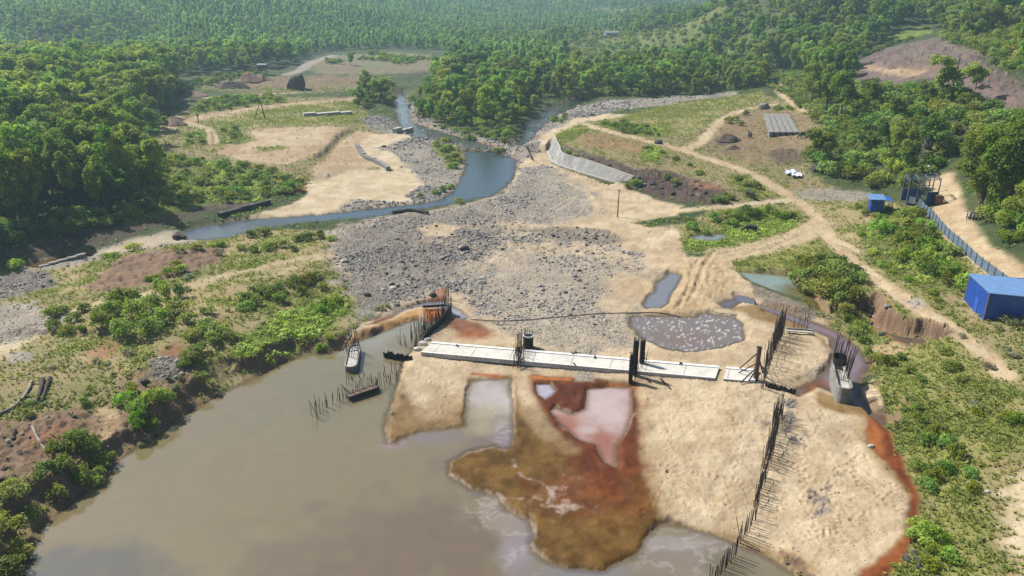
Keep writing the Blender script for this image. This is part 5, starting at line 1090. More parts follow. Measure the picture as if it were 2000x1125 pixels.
# ---- rebar columns on the sill
def cage(name, label, px, py, z, h, w, n=5, solid=True):
    c = at(px, py, z); t = Thing(name, label, 'rebar column', c)
    if solid: t.part('core', prism([(c.x - w * .36, c.y - w * .36), (c.x + w * .36, c.y - w * .36), (c.x + w * .36, c.y + w * .36), (c.x - w * .36, c.y + w * .36)], z - .2, z + h * .86), STEEL_D)
    for i in range(n):
        for j in range(n):
            if 0 < i < n - 1 and 0 < j < n - 1: continue
            rebar(t, c.x + w * (i / (n - 1) - .5), c.y + w * (j / (n - 1) - .5), z - .2, h * RNG.uniform(.86, 1.05), (RNG.gauss(0, .012), RNG.gauss(0, .012)), 1.2)
    for k in range(int(h / .55)):
        zz = z + .3 + k * .55; q = w / 2 + .04; t.part('stirrup', tube([(c.x - q, c.y - q, zz), (c.x + q, c.y - q, zz), (c.x + q, c.y + q, zz), (c.x - q, c.y + q, zz), (c.x - q, c.y - q, zz)], [.03] * 5, 4), REBAR)
    return t
cage('rebar_column', 'black square rebar column standing on the sill, tallest of three', 1239, 728, ZS, 4.6, .46); cage('rebar_column', 'black rebar column at the upstream edge of the sill', 1253, 709, ZS, 3.3, .44); cage('rebar_column', 'shorter black rebar column at the downstream edge of the sill', 1231, 746, .4, 3.9, .36, 4)
t = Thing('rebar_cluster', 'loose bars and splayed steel at the foot of the black columns', 'rebar', at(1245, 735, ZS)); rebar_row(t, [(1228, 752), (1246, 738), (1262, 712)], 14, (.8, 2.4), .5, .2, .1); t.part('fallen_bar', bar_(at(1262, 738, .9), at(1275, 752, .3), .12), REBAR); t.part('fallen_bar', bar_(at(1256, 700, 1.0), at(1276, 707, .5), .16), REBAR)
c = at(1032, 678, .4); t = Thing('steel_column', 'short black cylindrical column with a white band behind the sill', 'column', c)
V = []; n = 16
for z_, r_ in ((-.3, .6), (1.55, .6)): V += [(c.x + r_ * math.cos(6.2832 * k / n), c.y + r_ * math.sin(6.2832 * k / n), c.z + z_) for k in range(n)]
t.part('casing', (V, [(k, (k + 1) % n, n + (k + 1) % n, n + k) for k in range(n)] + [tuple(range(n, 2 * n))]), STEEL_D)
V = []
for z_, r_ in ((1.5, .66), (1.62, .66), (1.62, .5), (1.5, .5)): V += [(c.x + r_ * math.cos(6.2832 * k / n), c.y + r_ * math.sin(6.2832 * k / n), c.z + z_) for k in range(n)]
t.part('band', (V, [(r * n + k, r * n + (k + 1) % n, ((r + 1) % 4) * n + (k + 1) % n, ((r + 1) % 4) * n + k) for r in range(4) for k in range(n)]), WHITE)
for k in range(14): rebar(t, c.x + .5 * math.cos(k * .449), c.y + .5 * math.sin(k * .449), c.z + 1.3, RNG.uniform(.8, 1.2), (RNG.gauss(0, .03), RNG.gauss(0, .03)), 1.1)
t.part('fallen_bar', bar_(at(1040, 680, .75), at(1054, 683, .6), .2, .1), REBAR)
t = Thing('rebar_cluster', 'dense cluster of rebars rising through the sill near its left part', 'rebar', at(1012, 712, ZS))
for sx in (0, 5, 10, 15): rebar_row(t, [(1004 + sx, 720), (1008 + sx, 700), (1012 + sx, 684)], 11, (1.6, 2.9), .4, .12, .03, 1.1)
t.part('bracket', bar_(at(1006, 708, 1.0), at(1024, 700, 1.1), .12), REBAR)
# ---- braced post and the rebar row right of it
a = at(1475, 742, .6); h = metres(1475, 742, .6, 62); t = Thing('braced_post', 'dark steel post with slanting braces at the right end of the sill', 'post', a)
t.part('post', prism([(a.x - .21, a.y - .2), (a.x + .21, a.y - .2), (a.x + .21, a.y + .2), (a.x - .21, a.y + .2)], .2, .6 + h), TRIM); t.part('cap_plate', prism([(a.x - .27, a.y - .26), (a.x + .27, a.y - .26), (a.x + .27, a.y + .26), (a.x - .27, a.y + .26)], .6 + h, .68 + h), STEEL_D)
for (bx, by), f in (((1444, 720), .82), ((1443, 728), .5), ((1446, 748), .34), ((1462, 745), .25)):
    b = at(bx, by, .85); t.part('brace', bar_((a.x - .2, a.y, .6 + h * f), b, .11), REBAR)
t.part('brace', bar_((a.x + .2, a.y, .6 + h * .6), at(1490, 728, 1.0), .12), REBAR)
t = Thing('rebar_row', 'tall ragged row of rebars running upstream from the braced post', 'rebar', at(1500, 720, .5))
r = rebar_row(t, [(1493, 745), (1497, 725), (1506, 700), (1518, 676), (1528, 655)], 58, (2.0, 4.3), None, .28, .035, 1.15); tie(t, r, .3); tie(t, r, .55); r = rebar_row(t, [(1508, 690), (1518, 670), (1528, 650)], 30, (2.2, 4.4), None, .2, .03, 1.3); tie(t, r, .45); rebar_row(t, [(1484, 765), (1494, 770)], 6, (2.0, 3.2), .2, .12, .03)
t.part('tie_bar', bar_(at(1484, 712, 2.2), at(1500, 730, 1.6), .1), REBAR)
t = Thing('low_wall', 'low concrete wall stub with a few bars beside the purple stream', 'wall', at(1560, 652, .1)); t.part('wall', bar_(at(1535, 646, .35), at(1587, 650, .35), .35, .9), CONC_D); t.part('coping', bar_(at(1535, 645, .84), at(1587, 649, .84), .42, .08), CONC)
rebar_row(t, [(1548, 642), (1556, 643), (1566, 644), (1575, 645)], 9, (1.0, 2.2), .7, .12, .08); rebar(t, *at(1574, 645, .8)[:2], .7, 3.4, (0, .01), 1.3); rebar(t, *at(1570, 644, .8)[:2], .7, 2.6, (0, -.03), 1.2)
# ---- long rebar row over the sand into the water
t = Thing('rebar_row', 'dense rebar row crossing the sand bar, thickest at its upper end', 'rebar', at(1500, 900, .8))
for off in (0, 7): r = rebar_row(t, [(1512 + off, 812), (1508 + off, 850), (1500 + off, 890), (1490 + off, 925)], 46, (1.5, 2.6), None, .16, .03, 1.1); tie(t, r, .6)
r = rebar_row(t, [(1492, 935), (1484, 965), (1474, 1000)], 34, (1.2, 2.2), None, .2, .06); tie(t, r, .5); rebar_row(t, [(1526, 812), (1526, 830)], 4, (2.2, 2.8), None, .1, .02, 1.4)
t = Thing('rebar_row', 'thinner rebar row continuing down the sand to the water edge', 'rebar', at(1460, 1030, .5)); rebar_row(t, [(1476, 1010), (1468, 1030), (1448, 1055), (1438, 1062)], 20, (1.2, 2.3), None, .15, .04); rebar(t, *at(1446, 1050, .3)[:2], .2, 2.2, (0, -.25))
t = Thing('rebar_row', 'rebar row standing in the water at the bottom edge', 'rebar', at(1420, 1110, 0)); rebar_row(t, [(1440, 1088), (1425, 1105), (1405, 1130), (1385, 1150)], 22, (1.3, 2.3), -.2, .12, .02, 1.2)
# ---- pipe across the bed
P = [at(px, py, .5) for px, py in ((905, 617), (930, 624), (980, 627), (1040, 624), (1100, 620), (1160, 616), (1240, 611), (1292, 611), (1330, 616))]; P = smooth_line([np.array((p.x, p.y, hz(p.x, p.y) + .09)) for p in P], 5)
solo('hose', tube(P, [.055] * len(P), 6), STEEL_D, 'thin black hose lying across the gravel bed', 'hose')
P = [at(px, py, .3) for px, py in ((790, 596), (812, 603), (830, 606))]; solo('hose', tube([(p.x, p.y, .32) for p in P], [.05] * 3, 5), STEEL_D, 'short black hose end above the sand spit', 'hose')
# ---- utility pole
g = ground(1206, 423); h = metres(1206, 423, g.z, 52); t = Thing('utility_pole', 'thin wooden pole on the sand beside the gravel turning circle', 'pole', g); t.part('shaft', tube([(g.x, g.y, g.z - .3), (g.x + .02, g.y, g.z + h * .5), (g.x + .08, g.y, g.z + h)], [.12, .1, .08], 7), POLEW); t.part('cross_arm', bar_((g.x - .25, g.y, g.z + h - .25), (g.x + .4, g.y, g.z + h - .2), .09), POLEW)

# ---- large blue shed
z0 = ground(1928, 627).z; Bb = at(1928, 627, z0); hh = metres(1928, 627, z0, 53); zr = z0 + hh
A, B, D = at(1892.5, 534.5, zr), at(1933, 572, zr), at(1964, 538, zr); u = B - A; v = D - A; v = v * 1.55; C = B + v; D = A + v; dz = Vector((0, 0, -.35))
t = Thing('blue_shed', 'large bright blue sheet metal shed with a flat blue roof', 'shed', (B.x, B.y, z0 - .5))
un, vn = u.normalized(), v.normalized(); base = z0 - .5
def wall(p, q, htop0, htop1, name, mat, n, out):
    for i in range(n):
        a, b = p.lerp(q, i / n), p.lerp(q, (i + .985) / n); t.part(name, ribbed((a.x, a.y, base), b - a, (0, 0, (htop0 + htop1) / 2 - base), out, 4, .035), mat)
ins = (un + vn) * .12; a_, b_, c_, d_ = A + ins, B + (vn - un) * .12, C - ins, D + (un - vn) * .12
nl = -Vector((vn.x, vn.y, 0)); nf = Vector((un.x, un.y, 0))
def flat(p): return Vector((p.x, p.y, 0))
a_, b_, c_, d_ = map(flat, (a_, b_, c_, d_)); nw = max(3, round(u.length / .95)); nv_ = max(3, round(v.length / .95))
wall(a_, b_, zr - .02, zr - .02, 'wall_sheet', BLUE, nw, nl); wall(b_, c_, zr - .1, zr - .3, 'wall_sheet', BLUE, nv_, nf); wall(d_, c_, zr - .36, zr - .36, 'wall_sheet', BLUE, nw, -nl); wall(a_, d_, zr - .1, zr - .3, 'wall_sheet', BLUE, nv_, -nf)
for i in range(nv_):
    a, b = A.lerp(D + dz, i / nv_), A.lerp(D + dz, (i + .99) / nv_); t.part('roof_sheet', ribbed(a + Vector((0, 0, .03)), b - a, u * 1.03, (0, 0, 1), 4, .03), BLUE_R)
for p in (a_, b_, c_, d_): t.part('corner_trim', prism([(p.x - .07, p.y - .07), (p.x + .07, p.y - .07), (p.x + .07, p.y + .07), (p.x - .07, p.y + .07)], base, zr - .4 if p in (c_, d_) else zr - .06), TRIM)
t.part('fascia', bar_(A + Vector((0, 0, -.05)), B + Vector((0, 0, -.05)), .06, .16), BLUE_R); t.part('fascia', bar_(B + Vector((0, 0, -.05)), C + dz + Vector((0, 0, -.05)), .06, .16), BLUE_R)
dm = a_.lerp(b_, .5); t.part('door', bar_((dm.x + nl.x * .06, dm.y + nl.y * .06, base + 1.2), ((dm + un * .95).x + nl.x * .06, (dm + un * .95).y + nl.y * .06, base + 1.2), .04, 2.2), BLUE)
# ---- kiosk
z0 = ground(1712, 417).z; a, b = at(1699, 416, z0), at(1724, 417, z0); w = b - a; dep = Vector((.25, 1, 0)).normalized() * 2.3; hk = metres(1712, 417, z0, 27)
t = Thing('blue_kiosk', 'small blue kiosk with a light blue roof and an open side stall', 'kiosk', (a.x, a.y, z0 - .2)); base = z0 - .2
for p, q, out, n in ((a, b, (0, -1, 0), 3), (a + dep, a, (-1, 0, 0), 3), (a + dep, b + dep, (0, 1, 0), 3)):
    for i in range(n):
        s_, e_ = p.lerp(q, i / n), p.lerp(q, (i + .98) / n); t.part('wall_sheet', ribbed((s_.x, s_.y, base), flat(e_ - s_), (0, 0, hk + .1), out, 3, .035), BLUE)
t.part('counter', bar_((b.x, b.y + .2, base + 1.0), ((b + dep).x, (b + dep).y, base + 1.0), .3, .06), WOOD); t.part('back_wall', bar_((b + dep * .5).to_tuple()[:2] + (base + .6,), (b + dep).to_tuple()[:2] + (base + .6,), .08, 1.2), BLUE_P)
r0 = Vector((a.x - .7, a.y - .5, z0 + hk + .05)); ra = w + Vector((.75, 0, 0)); ra.z = 0
for i in range(3): t.part('roof_sheet', ribbed(r0 + ra * (i / 3), ra * .33, dep * 1.35 + Vector((0, 0, .25)), (0, 0, 1), 3, .03), BLUE_R)
r1 = r0 + ra + Vector((-.1, .2, -.02))
for i in range(2): t.part('awning_sheet', ribbed(r1 + Vector((.7 * i, 0, -.15 * i)), Vector((.69, 0, -.15)), dep * 1.2 + Vector((0, 0, .1)), (0, 0, 1), 3, .03), BLUE)
for q in (r1 + Vector((1.3, .1, -.35)), r1 + Vector((1.3, .1, -.3)) + dep): t.part('stall_post', bar_((q.x, q.y, base), (q.x, q.y, q.z), .08), POLEW)
# ---- steel frame
z0 = ground(1800, 405).z; hf = metres(1800, 405, z0, 54); t = Thing('unfinished_shed', 'open grey steel frame of an unfinished shed with blue and white panels', 'shed', at(1770, 403, z0))
front = [at(px, py, z0) for px, py in ((1769, 401), (1787, 403), (1806, 405), (1827, 404))]; dp = Vector((.6, 3.2, 0)); tops = []
for i, p in enumerate(front):
    hh = hf * (.93 + .025 * i); t.part('post', bar_((p.x, p.y, z0 - .3), (p.x, p.y, z0 + hh), .15), GALV); q = p + dp; t.part('post', bar_((q.x, q.y, z0 - .3), (q.x, q.y, z0 + hh + .2), .15), GALV); tops.append((Vector((p.x, p.y, z0 + hh)), Vector((q.x, q.y, z0 + hh + .2))))
for i, (p, q) in enumerate(tops):
    t.part('rafter', bar_(p, q, .12), GALV)
    for k in range(3): a1, b1 = p.lerp(q, k / 3), p.lerp(q, (k + 1) / 3); t.part('truss_web', bar_(a1, b1 - Vector((0, 0, .5)), .06), GALV); t.part('truss_web', bar_(b1 - Vector((0, 0, .5)), b1, .06), GALV)
    t.part('truss_chord', bar_(p - Vector((0, 0, .5)), q - Vector((0, 0, .5)), .08), GALV)
for k in range(4):
    for i in range(3): t.part('purlin', bar_(tops[i][0].lerp(tops[i][1], k / 3), tops[i + 1][0].lerp(tops[i + 1][1], k / 3), .09), GALV)
for f in (.3, .62):
    for i in range(3):
        if (i, f) != (0, .3): p, q = front[i], front[i + 1]; t.part('girt', bar_((p.x, p.y, z0 + hf * f), (q.x, q.y, z0 + hf * f), .08), GALV); t.part('girt', bar_((p.x + dp.x, p.y + dp.y, z0 + hf * f), (q.x + dp.x, q.y + dp.y, z0 + hf * f), .08), GALV)
t.part('diagonal', bar_(tops[1][0], front[2] + Vector((0, 0, hf * .62)), .1), GALV); t.part('diagonal', bar_(front[1] + Vector((0, 0, hf * .45)), front[2] + Vector((0, 0, hf * .2)), .1), GALV)
p, q = front[2], front[3]
for i in range(3): a1, b1 = p.lerp(q, i / 3), p.lerp(q, (i + .98) / 3); t.part('wall_panel', ribbed((a1.x, a1.y - .1, z0 + .1), flat(b1 - a1), (0, 0, 2.7), (0, -1, 0), 2, .035), BLUE_P)
p, q = front[0], front[1]; t.part('white_panel', bar_((p.x + .3, p.y - .1, z0 + 1.1), (q.x - .3, q.y - .1, z0 + 1.1), .06, 1.2), WHITE); t.part('base_panel', bar_((p.x + .1, p.y - .06, z0 + .25), (q.x, q.y - .06, z0 + .25), .06, .5), BLUE_P)
t.part('back_panel', bar_((front[0] + dp).to_tuple()[:2] + (z0 + 1.2,), (front[2] + dp).to_tuple()[:2] + (z0 + 1.2,), .06, 2.2), BLUE_P)
g = ground(1803, 378); h = metres(1803, 378, g.z, 50); t = Thing('pole_lamp', 'slim pole lamp with a white globe behind the steel frame', 'lamp', g); t.part('pole', tube([(g.x, g.y, g.z - .2), (g.x, g.y, g.z + h)], [.09, .06], 7), GALV); t.part('globe', blob(np.random.default_rng(3), (g.x, g.y, g.z + h + .2), (.24, .24, .24), 1, 0), WHITE, smooth=True)
z0 = ground(1834, 400).z; a, b = at(1826, 399, z0), at(1841, 401, z0); t = Thing('wooden_crate', 'brown wooden crate of stacked boards beside the steel frame', 'crate', a)
w = flat(b - a); dp = Vector((.15, 1.2, 0))
for k in range(5):
    z_ = z0 + .05 + k * .31; s_ = RNG.uniform(-.03, .03); t.part('board', hexa((a.x + s_, a.y, z_), (b.x + s_, b.y, z_), (b.x + dp.x, b.y + dp.y, z_), (a.x + dp.x, a.y + dp.y, z_), (0, 0, .28)), WOOD)
# ---- metal fence
P = smooth_line([np.array(gxy(p)) for p in ((1793., 402.), (1820., 430.), (1841., 455.), (1865., 478.), (1902., 512.), (1948., 548.), (1985., 575.))], 8); P = np.array(P); acc = np.concatenate([[0], np.cumsum(np.hypot(*(P[1:] - P[:-1]).T))]); n = int(acc[-1] / 1.9)
t = Thing('metal_fence', 'grey blue sheet metal fence along the dirt road', 'fence', (P[0][0], P[0][1], hz(*P[0])))
for i in range(n):
    x0, y0, x1, y1 = (np.interp(acc[-1] * f / n, acc, P[:, c]) for f in (i, i + .97) for c in (0, 1)); z_ = min(hz(x0, y0), hz(x1, y1)) - .1; d = unit(np.array((x1 - x0, y1 - y0, 0)))
    t.part('panel', ribbed((x0, y0, z_), (x1 - x0, y1 - y0, hz(x1, y1) - hz(x0, y0)), (0, 0, 1.55 + RNG.uniform(-.06, .06)), (-d[1], d[0], 0), 5, .04), FENCE); t.part('post', bar_((x0 + d[1] * .06, y0 - d[0] * .06, z_ - .1), (x0 + d[1] * .06, y0 - d[0] * .06, z_ + 1.75), .08), GALV)
# ---- motorbikes
def wheel_vf(c, r, w=.06, n=14, m=6):
    V = []; F = []
    for i in range(n):
        a = 6.2832 * i / n
        for j in range(m): b = 6.2832 * j / m; q = r + w * math.cos(b); V.append((c[0] + q * math.cos(a), c[1] + w * math.sin(b), c[2] + q * math.sin(a)))
    for i in range(n):
        for j in range(m): F.append((i * m + j, ((i + 1) % n) * m + j, ((i + 1) % n) * m + (j + 1) % m, i * m + (j + 1) % m))
    return V, F
def loft(secs):                            # closed sections along x: (x, half width, z low, z high)
    V = []; F = []; k = 8
    for x, w, zl, zh in secs:
        for j in range(k): a = 6.2832 * j / k; V.append((x, w * math.cos(a), (zl + zh) / 2 + (zh - zl) / 2 * math.sin(a)))
    for i in range(len(secs) - 1):
        for j in range(k): F.append((i * k + j, (i + 1) * k + j, (i + 1) * k + (j + 1) % k, i * k + (j + 1) % k))
    return V, F + [tuple(range(k)), tuple(range((len(secs) - 1) * k, len(secs) * k))[::-1]]
BIKE = None
def motorbike(px, py, rz, col, label):
    g = ground(px, py); m = simple_mat('bike_paint', col, .35, .1, 2, spec=.5); e = bpy.data.objects.new('motorbike', None); COL.objects.link(e); e.location = g; e.rotation_euler = (0, .0, rz); tag(e, label, 'motorbike', 'motorbikes parked under the tree')
    for x in (-.6, .62):
        w = add('wheel', py_mesh('wheel', *wheel_vf((x, 0, .29), .24), RUBBER, True), e); add('rim', py_mesh('rim', *loft([(x - .02, .02, .1, .48), (x + .02, .02, .1, .48)]), CHROME), w)
    add('body', py_mesh('body', *loft([(-.75, .03, .62, .74), (-.4, .13, .42, .74), (0, .12, .32, .62), (.25, .15, .34, .6), (.42, .14, .4, .98), (.5, .06, .7, 1.02)]), m, True), e)
    add('seat', py_mesh('seat', *loft([(-.72, .1, .72, .8), (-.3, .14, .7, .82), (.08, .1, .64, .76)]), RUBBER, True), e)
    add('fork', py_mesh('fork', *join([tube([(.62, s, .29), (.42, s, .95)], [.03, .03], 5) for s in (-.09, .09)]), CHROME), e)
    add('handlebar', py_mesh('handlebar', *tube([(.33, -.34, 1.04), (.42, -.12, 1.0), (.42, .12, 1.0), (.33, .34, 1.04)], [.02] * 4, 5), CHROME), e)
    add('exhaust', py_mesh('exhaust', *tube([(.1, -.14, .28), (-.75, -.17, .36)], [.04, .055], 6), CHROME), e); add('headlight', py_mesh('headlight', *blob(np.random.default_rng(1), (.5, 0, .92), (.1, .1, .1), 1, 0, 1), GLASS, True), e)
for i, (px, py, col, lab) in enumerate(((1887, 427, (.55, .56, .6), 'white motorbike parked nearest the road under the tree'), (1894, 428, (.05, .08, .3), 'blue motorbike parked second in the row under the tree'), (1901, 429, (.03, .03, .035), 'black motorbike in the middle of the row under the tree'), (1908, 428, (.2, .02, .02), 'dark red motorbike fourth in the row under the tree'), (1915, 427, (.06, .06, .07), 'grey motorbike parked last against the tree trunk'))):
    motorbike(px, py, 1.05 + RNG.uniform(-.12, .12), col, lab)
# ---- bridge girders, each on its own
names = ('leftmost', 'second from left', 'middle', 'second from right', 'rightmost'); z0 = ground(1530, 262).z
for i in range(5):
    f0, f1 = i / 5 + .01, (i + .9) / 5; zt = z0 + 1.0
    nl_, nr_ = at(1501 + 61 * f0, 258, zt), at(1501 + 61 * f1, 258, zt); fl_, fr_ = at(1491 + 50 * f0, 222, zt), at(1491 + 50 * f1, 222, zt)
    t = Thing('bridge_girder', 'weathered grey concrete bridge girder, %s of five lying side by side' % names[i], 'girder', (nl_.x, nl_.y, z0), 'bridge girders lying on the terrace')
    dn = Vector((0, 0, -.22)); t.part('flange', hexa(nl_ + dn, nr_ + dn, fr_ + dn, fl_ + dn, (0, 0, .22)), CONC_D)
    c0, c1 = (nl_ + nr_) / 2, (fl_ + fr_) / 2; wv = (nr_ - nl_) * .32; lo = Vector((0, 0, -1.1)); t.part('web', hexa(c0 - wv + lo, c0 + wv + lo, c1 + wv + lo, c1 - wv + lo, (0, 0, .88)), CONC_D)
    for f in (.08, .92): c = c0.lerp(c1, f) + Vector((0, 0, -1.25)); t.part('bearing_block', bar_(c - wv * 1.3, c + wv * 1.3, .6, .32), CONC)
# ---- revetment
top = smooth_line([np.array(tuple(at(px, py, 3.1))) for px, py in ((1082, 266), (1092, 284), (1100, 300), (1140, 311), (1185, 326), (1238, 345))], 6); bot = smooth_line([np.array(tuple(at(px, py, 1.0))) for px, py in ((1068, 296), (1074, 306), (1080, 317), (1122, 333), (1175, 349), (1222, 362))], 6)
top, bot = np.array(top), np.array(bot); t = Thing('concrete_revetment', 'sloping grey concrete revetment lining the river embankment', 'revetment', tuple(bot[-1]))
def res(P, n):
    acc = np.concatenate([[0], np.cumsum(np.linalg.norm(P[1:] - P[:-1], axis=1))]); s = np.linspace(0, acc[-1], n); return np.stack([np.interp(s, acc, P[:, c]) for c in range(3)], 1)
T_, B_ = res(top, 25), res(bot, 25); sm = [simple_mat('revetment_concrete', (k, k * .97, k * .92), .9, .3, .8, bump=.2) for k in (.27, .31, .24)]
for i in range(24):
    g_ = .985; a, b = B_[i], B_[i] + (B_[i + 1] - B_[i]) * g_; d, c = T_[i], T_[i] + (T_[i + 1] - T_[i]) * g_; nn = unit(np.cross(b - a, d - a)); nn = nn if nn[2] > 0 else -nn; t.part('panel', hexa(a - nn * .2, b - nn * .2, c - nn * .2, d - nn * .2, nn * .25), sm[RNG.choice((0, 0, 1, 2))])
t.part('crest_beam', join([bar_(T_[i] + (0, 0, .03), T_[i + 1] + (0, 0, .03), .3, .2) for i in range(24)]), CONC); t.part('toe_beam', join([bar_(B_[i], B_[i + 1], .5, .4) for i in range(24)]), CONC)
# ---- low stone and block walls
def block_wall(name, label, line, w, h, mat, step, z=None):
    P = np.array(smooth_line([np.array(gxy((float(a), float(b)))) for a, b in line], 8)); acc = np.concatenate([[0], np.cumsum(np.hypot(*(P[1:] - P[:-1]).T))]); n = max(2, int(acc[-1] / step)); t = Thing(name, label, 'wall', (P[0][0], P[0][1], hz(*P[0])))
    for i in range(n):
        x0, y0, x1, y1 = (np.interp(acc[-1] * f / n, acc, P[:, c]) for f in (i, i + .99) for c in (0, 1)); z_ = min(hz(x0, y0), hz(x1, y1)); k = RNG.uniform(.85, 1.1) if mat is not CONC else 1
        t.part('block', bar_((x0, y0, z_ + h * k / 2 - .15), (x1, y1, z_ + h * k / 2 - .15), w, h * k + .3), mat)
    return t
block_wall('gabion_wall', 'curved low gabion wall at the edge of the left sands', ((697, 285), (712, 306), (734, 317), (752, 327), (759, 334)), 1.0, 1.0, STONE, 1.6)
block_wall('stone_wall', 'dark low stone wall along the river below the left wood', ((428, 424), (455, 416), (490, 407), (527, 398)), 1.0, .9, STONE_D, 1.5)
block_wall('stone_wall', 'low stone wall beside the olive puddle at the left edge', ((77, 522), (105, 514), (140, 507), (168, 502)), .8, .7, STONE, 1.2)
block_wall('weir_block', 'concrete weir block at the left mouth of the upper stream', ((770, 260), (788, 256), (804, 251)), 1.2, 1.3, CONC, 2.5)
t = block_wall('concrete_trough', 'long low concrete structure on the left grass field', ((592, 226), (625, 225), (655, 224), (686, 223)), 2.0, 1.0, CONC, 3.2)
# ---- poles, mounds, huts
g = ground(511, 233); hp = metres(511, 233, g.z, 36); t = Thing('pole_tripod', 'three leaning poles tied into a tripod on the left field', 'tripod', g); ap = (g.x + .3, g.y, g.z + hp)
for dx, dy in ((-2.0, -.6), (1.4, -.6), (.2, 2.2)): t.part('pole', tube([(g.x + dx, g.y + dy, g.z - .2), (ap[0] - dx * .06, ap[1] - dy * .06, ap[2] + .3)], [.12, .08], 6), POLEW)
g = ground(388, 240); t = Thing('field_post', 'short upright post at the left field edge', 'post', g); t.part('post', bar_((g.x, g.y, g.z - .2), (g.x, g.y, g.z + 2.4), .22), POLEW); t.part('sign_board', bar_((g.x - .4, g.y - .12, g.z + 2.2), (g.x + .4, g.y - .12, g.z + 2.2), .06, .4), POLEW)
def mound(name, label, px, py, rx, ry, h, mat, flat_=0.0, seed=0, steep=1.6, rug=.22):
    g = ground(px, py); n, m = 36, 14; rng = np.random.default_rng(seed); V = []; F = []; ph = rng.uniform(0, 9)
    for j in range(m + 1):
        q = j / m
        for i in range(n):
            a = 6.2832 * i / n; k = 1 + .35 * (vnoise(np.array([math.cos(a) * 1.6 + ph]), np.array([math.sin(a) * 1.6 + q]), seed)[0] - .5) * 2
            z_ = h * (1 - max(0, (q - flat_) / (1 - flat_)) ** (1 / steep)) if q > flat_ else h * (1 + .05 * math.sin(a * 3))
            z_ *= 1 + rug * (vnoise(np.array([math.cos(a) * q * 3 + ph]), np.array([math.sin(a) * q * 3]), seed + 2)[0] - .5)
            x, y = g.x + rx * q * k * math.cos(a), g.y + ry * q * k * math.sin(a); V.append((x, y, g.z + z_ - (.6 if j == m else .0)))
    for j in range(m):
        for i in range(n): F.append((j * n + i, (j + 1) * n + i, (j + 1) * n + (i + 1) % n, j * n + (i + 1) % n))
    solo(name, (V, F), mat, label, 'mound', None)
g = ground(579, 174); rg = np.random.default_rng(9); V, F = blob(rg, (0, 0, 0), (1, 1, 1), 1, 0, 4); V = np.array(V); V = V / np.abs(V).max(1, keepdims=True) ** .55
V = V * (1 + .5 * (fbm(V[:, 0] * 1.4 + V[:, 2] * .5 + 3, V[:, 1] * 1.4 - V[:, 2] * .4, 5, 4, .6) - .5))[:, None]; V[:, :2] *= (1.12 - .2 * V[:, 2:3]); V[:, 2] += .18 * np.sin(V[:, 0] * 2.5)
solo('earth_pillar', ([(g.x + v[0] * 3.0, g.y + v[1] * 2.8, g.z + 2.4 + v[2] * 2.9) for v in V], F), EARTH_D, 'tall dark block of uncut earth left standing in the work yard', 'mound')
mound('earth_mound', 'reddish brown earth heap behind the work yard', 487, 160, 6, 5, 4.0, EARTH, 0, 4, 1.0); mound('earth_mound', 'smaller brown earth heap right of the reddish heap', 508, 158, 5, 4, 2.6, EARTH, 0, 5, 1.0); mound('earth_mound', 'dark flat spoil heap at the near edge of the work yard', 455, 172, 7, 4, 2.4, EARTH_D, .4, 6, .8)
mound('earth_mound', 'low brown earth heap beside the left wood edge', 337, 243, 4.5, 3.2, 2.1, EARTH, .1, 7, 1.0); mound('earth_mound', 'dark lumpy earth heap on the right terrace', 1421, 276, 3.6, 2.6, 1.7, EARTH_D, .2, 8, .9); mound('earth_mound', 'small dark earth heap below the larger terrace heap', 1432, 290, 1.8, 1.4, .9, EARTH_D, .1, 9, .9); mound('earth_mound', 'brown overgrown earth bank beside the track on the left field', 380, 188, 5, 4, 1.5, EARTH, .2, 10, 1)
def house(label, px, py, w, d, h, wallm, roofm, stilts=0.0, name='house'):
    g = ground(px, py); z = g.z + stilts; t = Thing(name, label, 'house', g); x0, x1, y0, y1 = g.x - w / 2, g.x + w / 2, g.y - d / 2, g.y + d / 2
    t.part('wall', prism([(x0, y0), (x1, y0), (x1, y1), (x0, y1)], z - (.5 if not stilts else 0), z + h), wallm); o = .5; zr = z + h + w * .12; ym = (y0 + y1) / 2
    t.part('roof', ([(x0 - o, y0 - o, z + h), (x1 + o, y0 - o, z + h), (x1 + o, ym, zr), (x0 - o, ym, zr), (x0 - o, y1 + o, z + h), (x1 + o, y1 + o, z + h)], [(0, 1, 2, 3), (3, 2, 5, 4), (0, 3, 4), (1, 5, 2)]), roofm)
    for f in (.2, .7): t.part('window', bar_((x0 + w * f, y0 - .02, z + h * .55), (x0 + w * (f + .14), y0 - .02, z + h * .55), .06, h * .35), GLASS)
    t.part('door', bar_((x0 + w * .45, y0 - .02, z + h * .38), (x0 + w * .58, y0 - .02, z + h * .38), .06, h * .74), WOOD)
    if stilts:
        for a in (x0 + .2, x1 - .2):
            for b in (y0 + .2, y1 - .2): t.part('stilt', bar_((a, b, g.z - .3), (a, b, z), .2), POLEW)
house('white walled house with grey roof half hidden in hillside trees', 1622, 110, 8, 6, 3.0, PLASTER, ROOFG); house('pale farmhouse far up the valley among trees', 1194, 74, 9, 6, 3.0, PLASTER, ROOFG); house('small stilt hut at the wood edge behind the work yard', 515, 146, 3.2, 3, 1.8, POLEW, ROOFG, 2.4, 'stilt_hut')
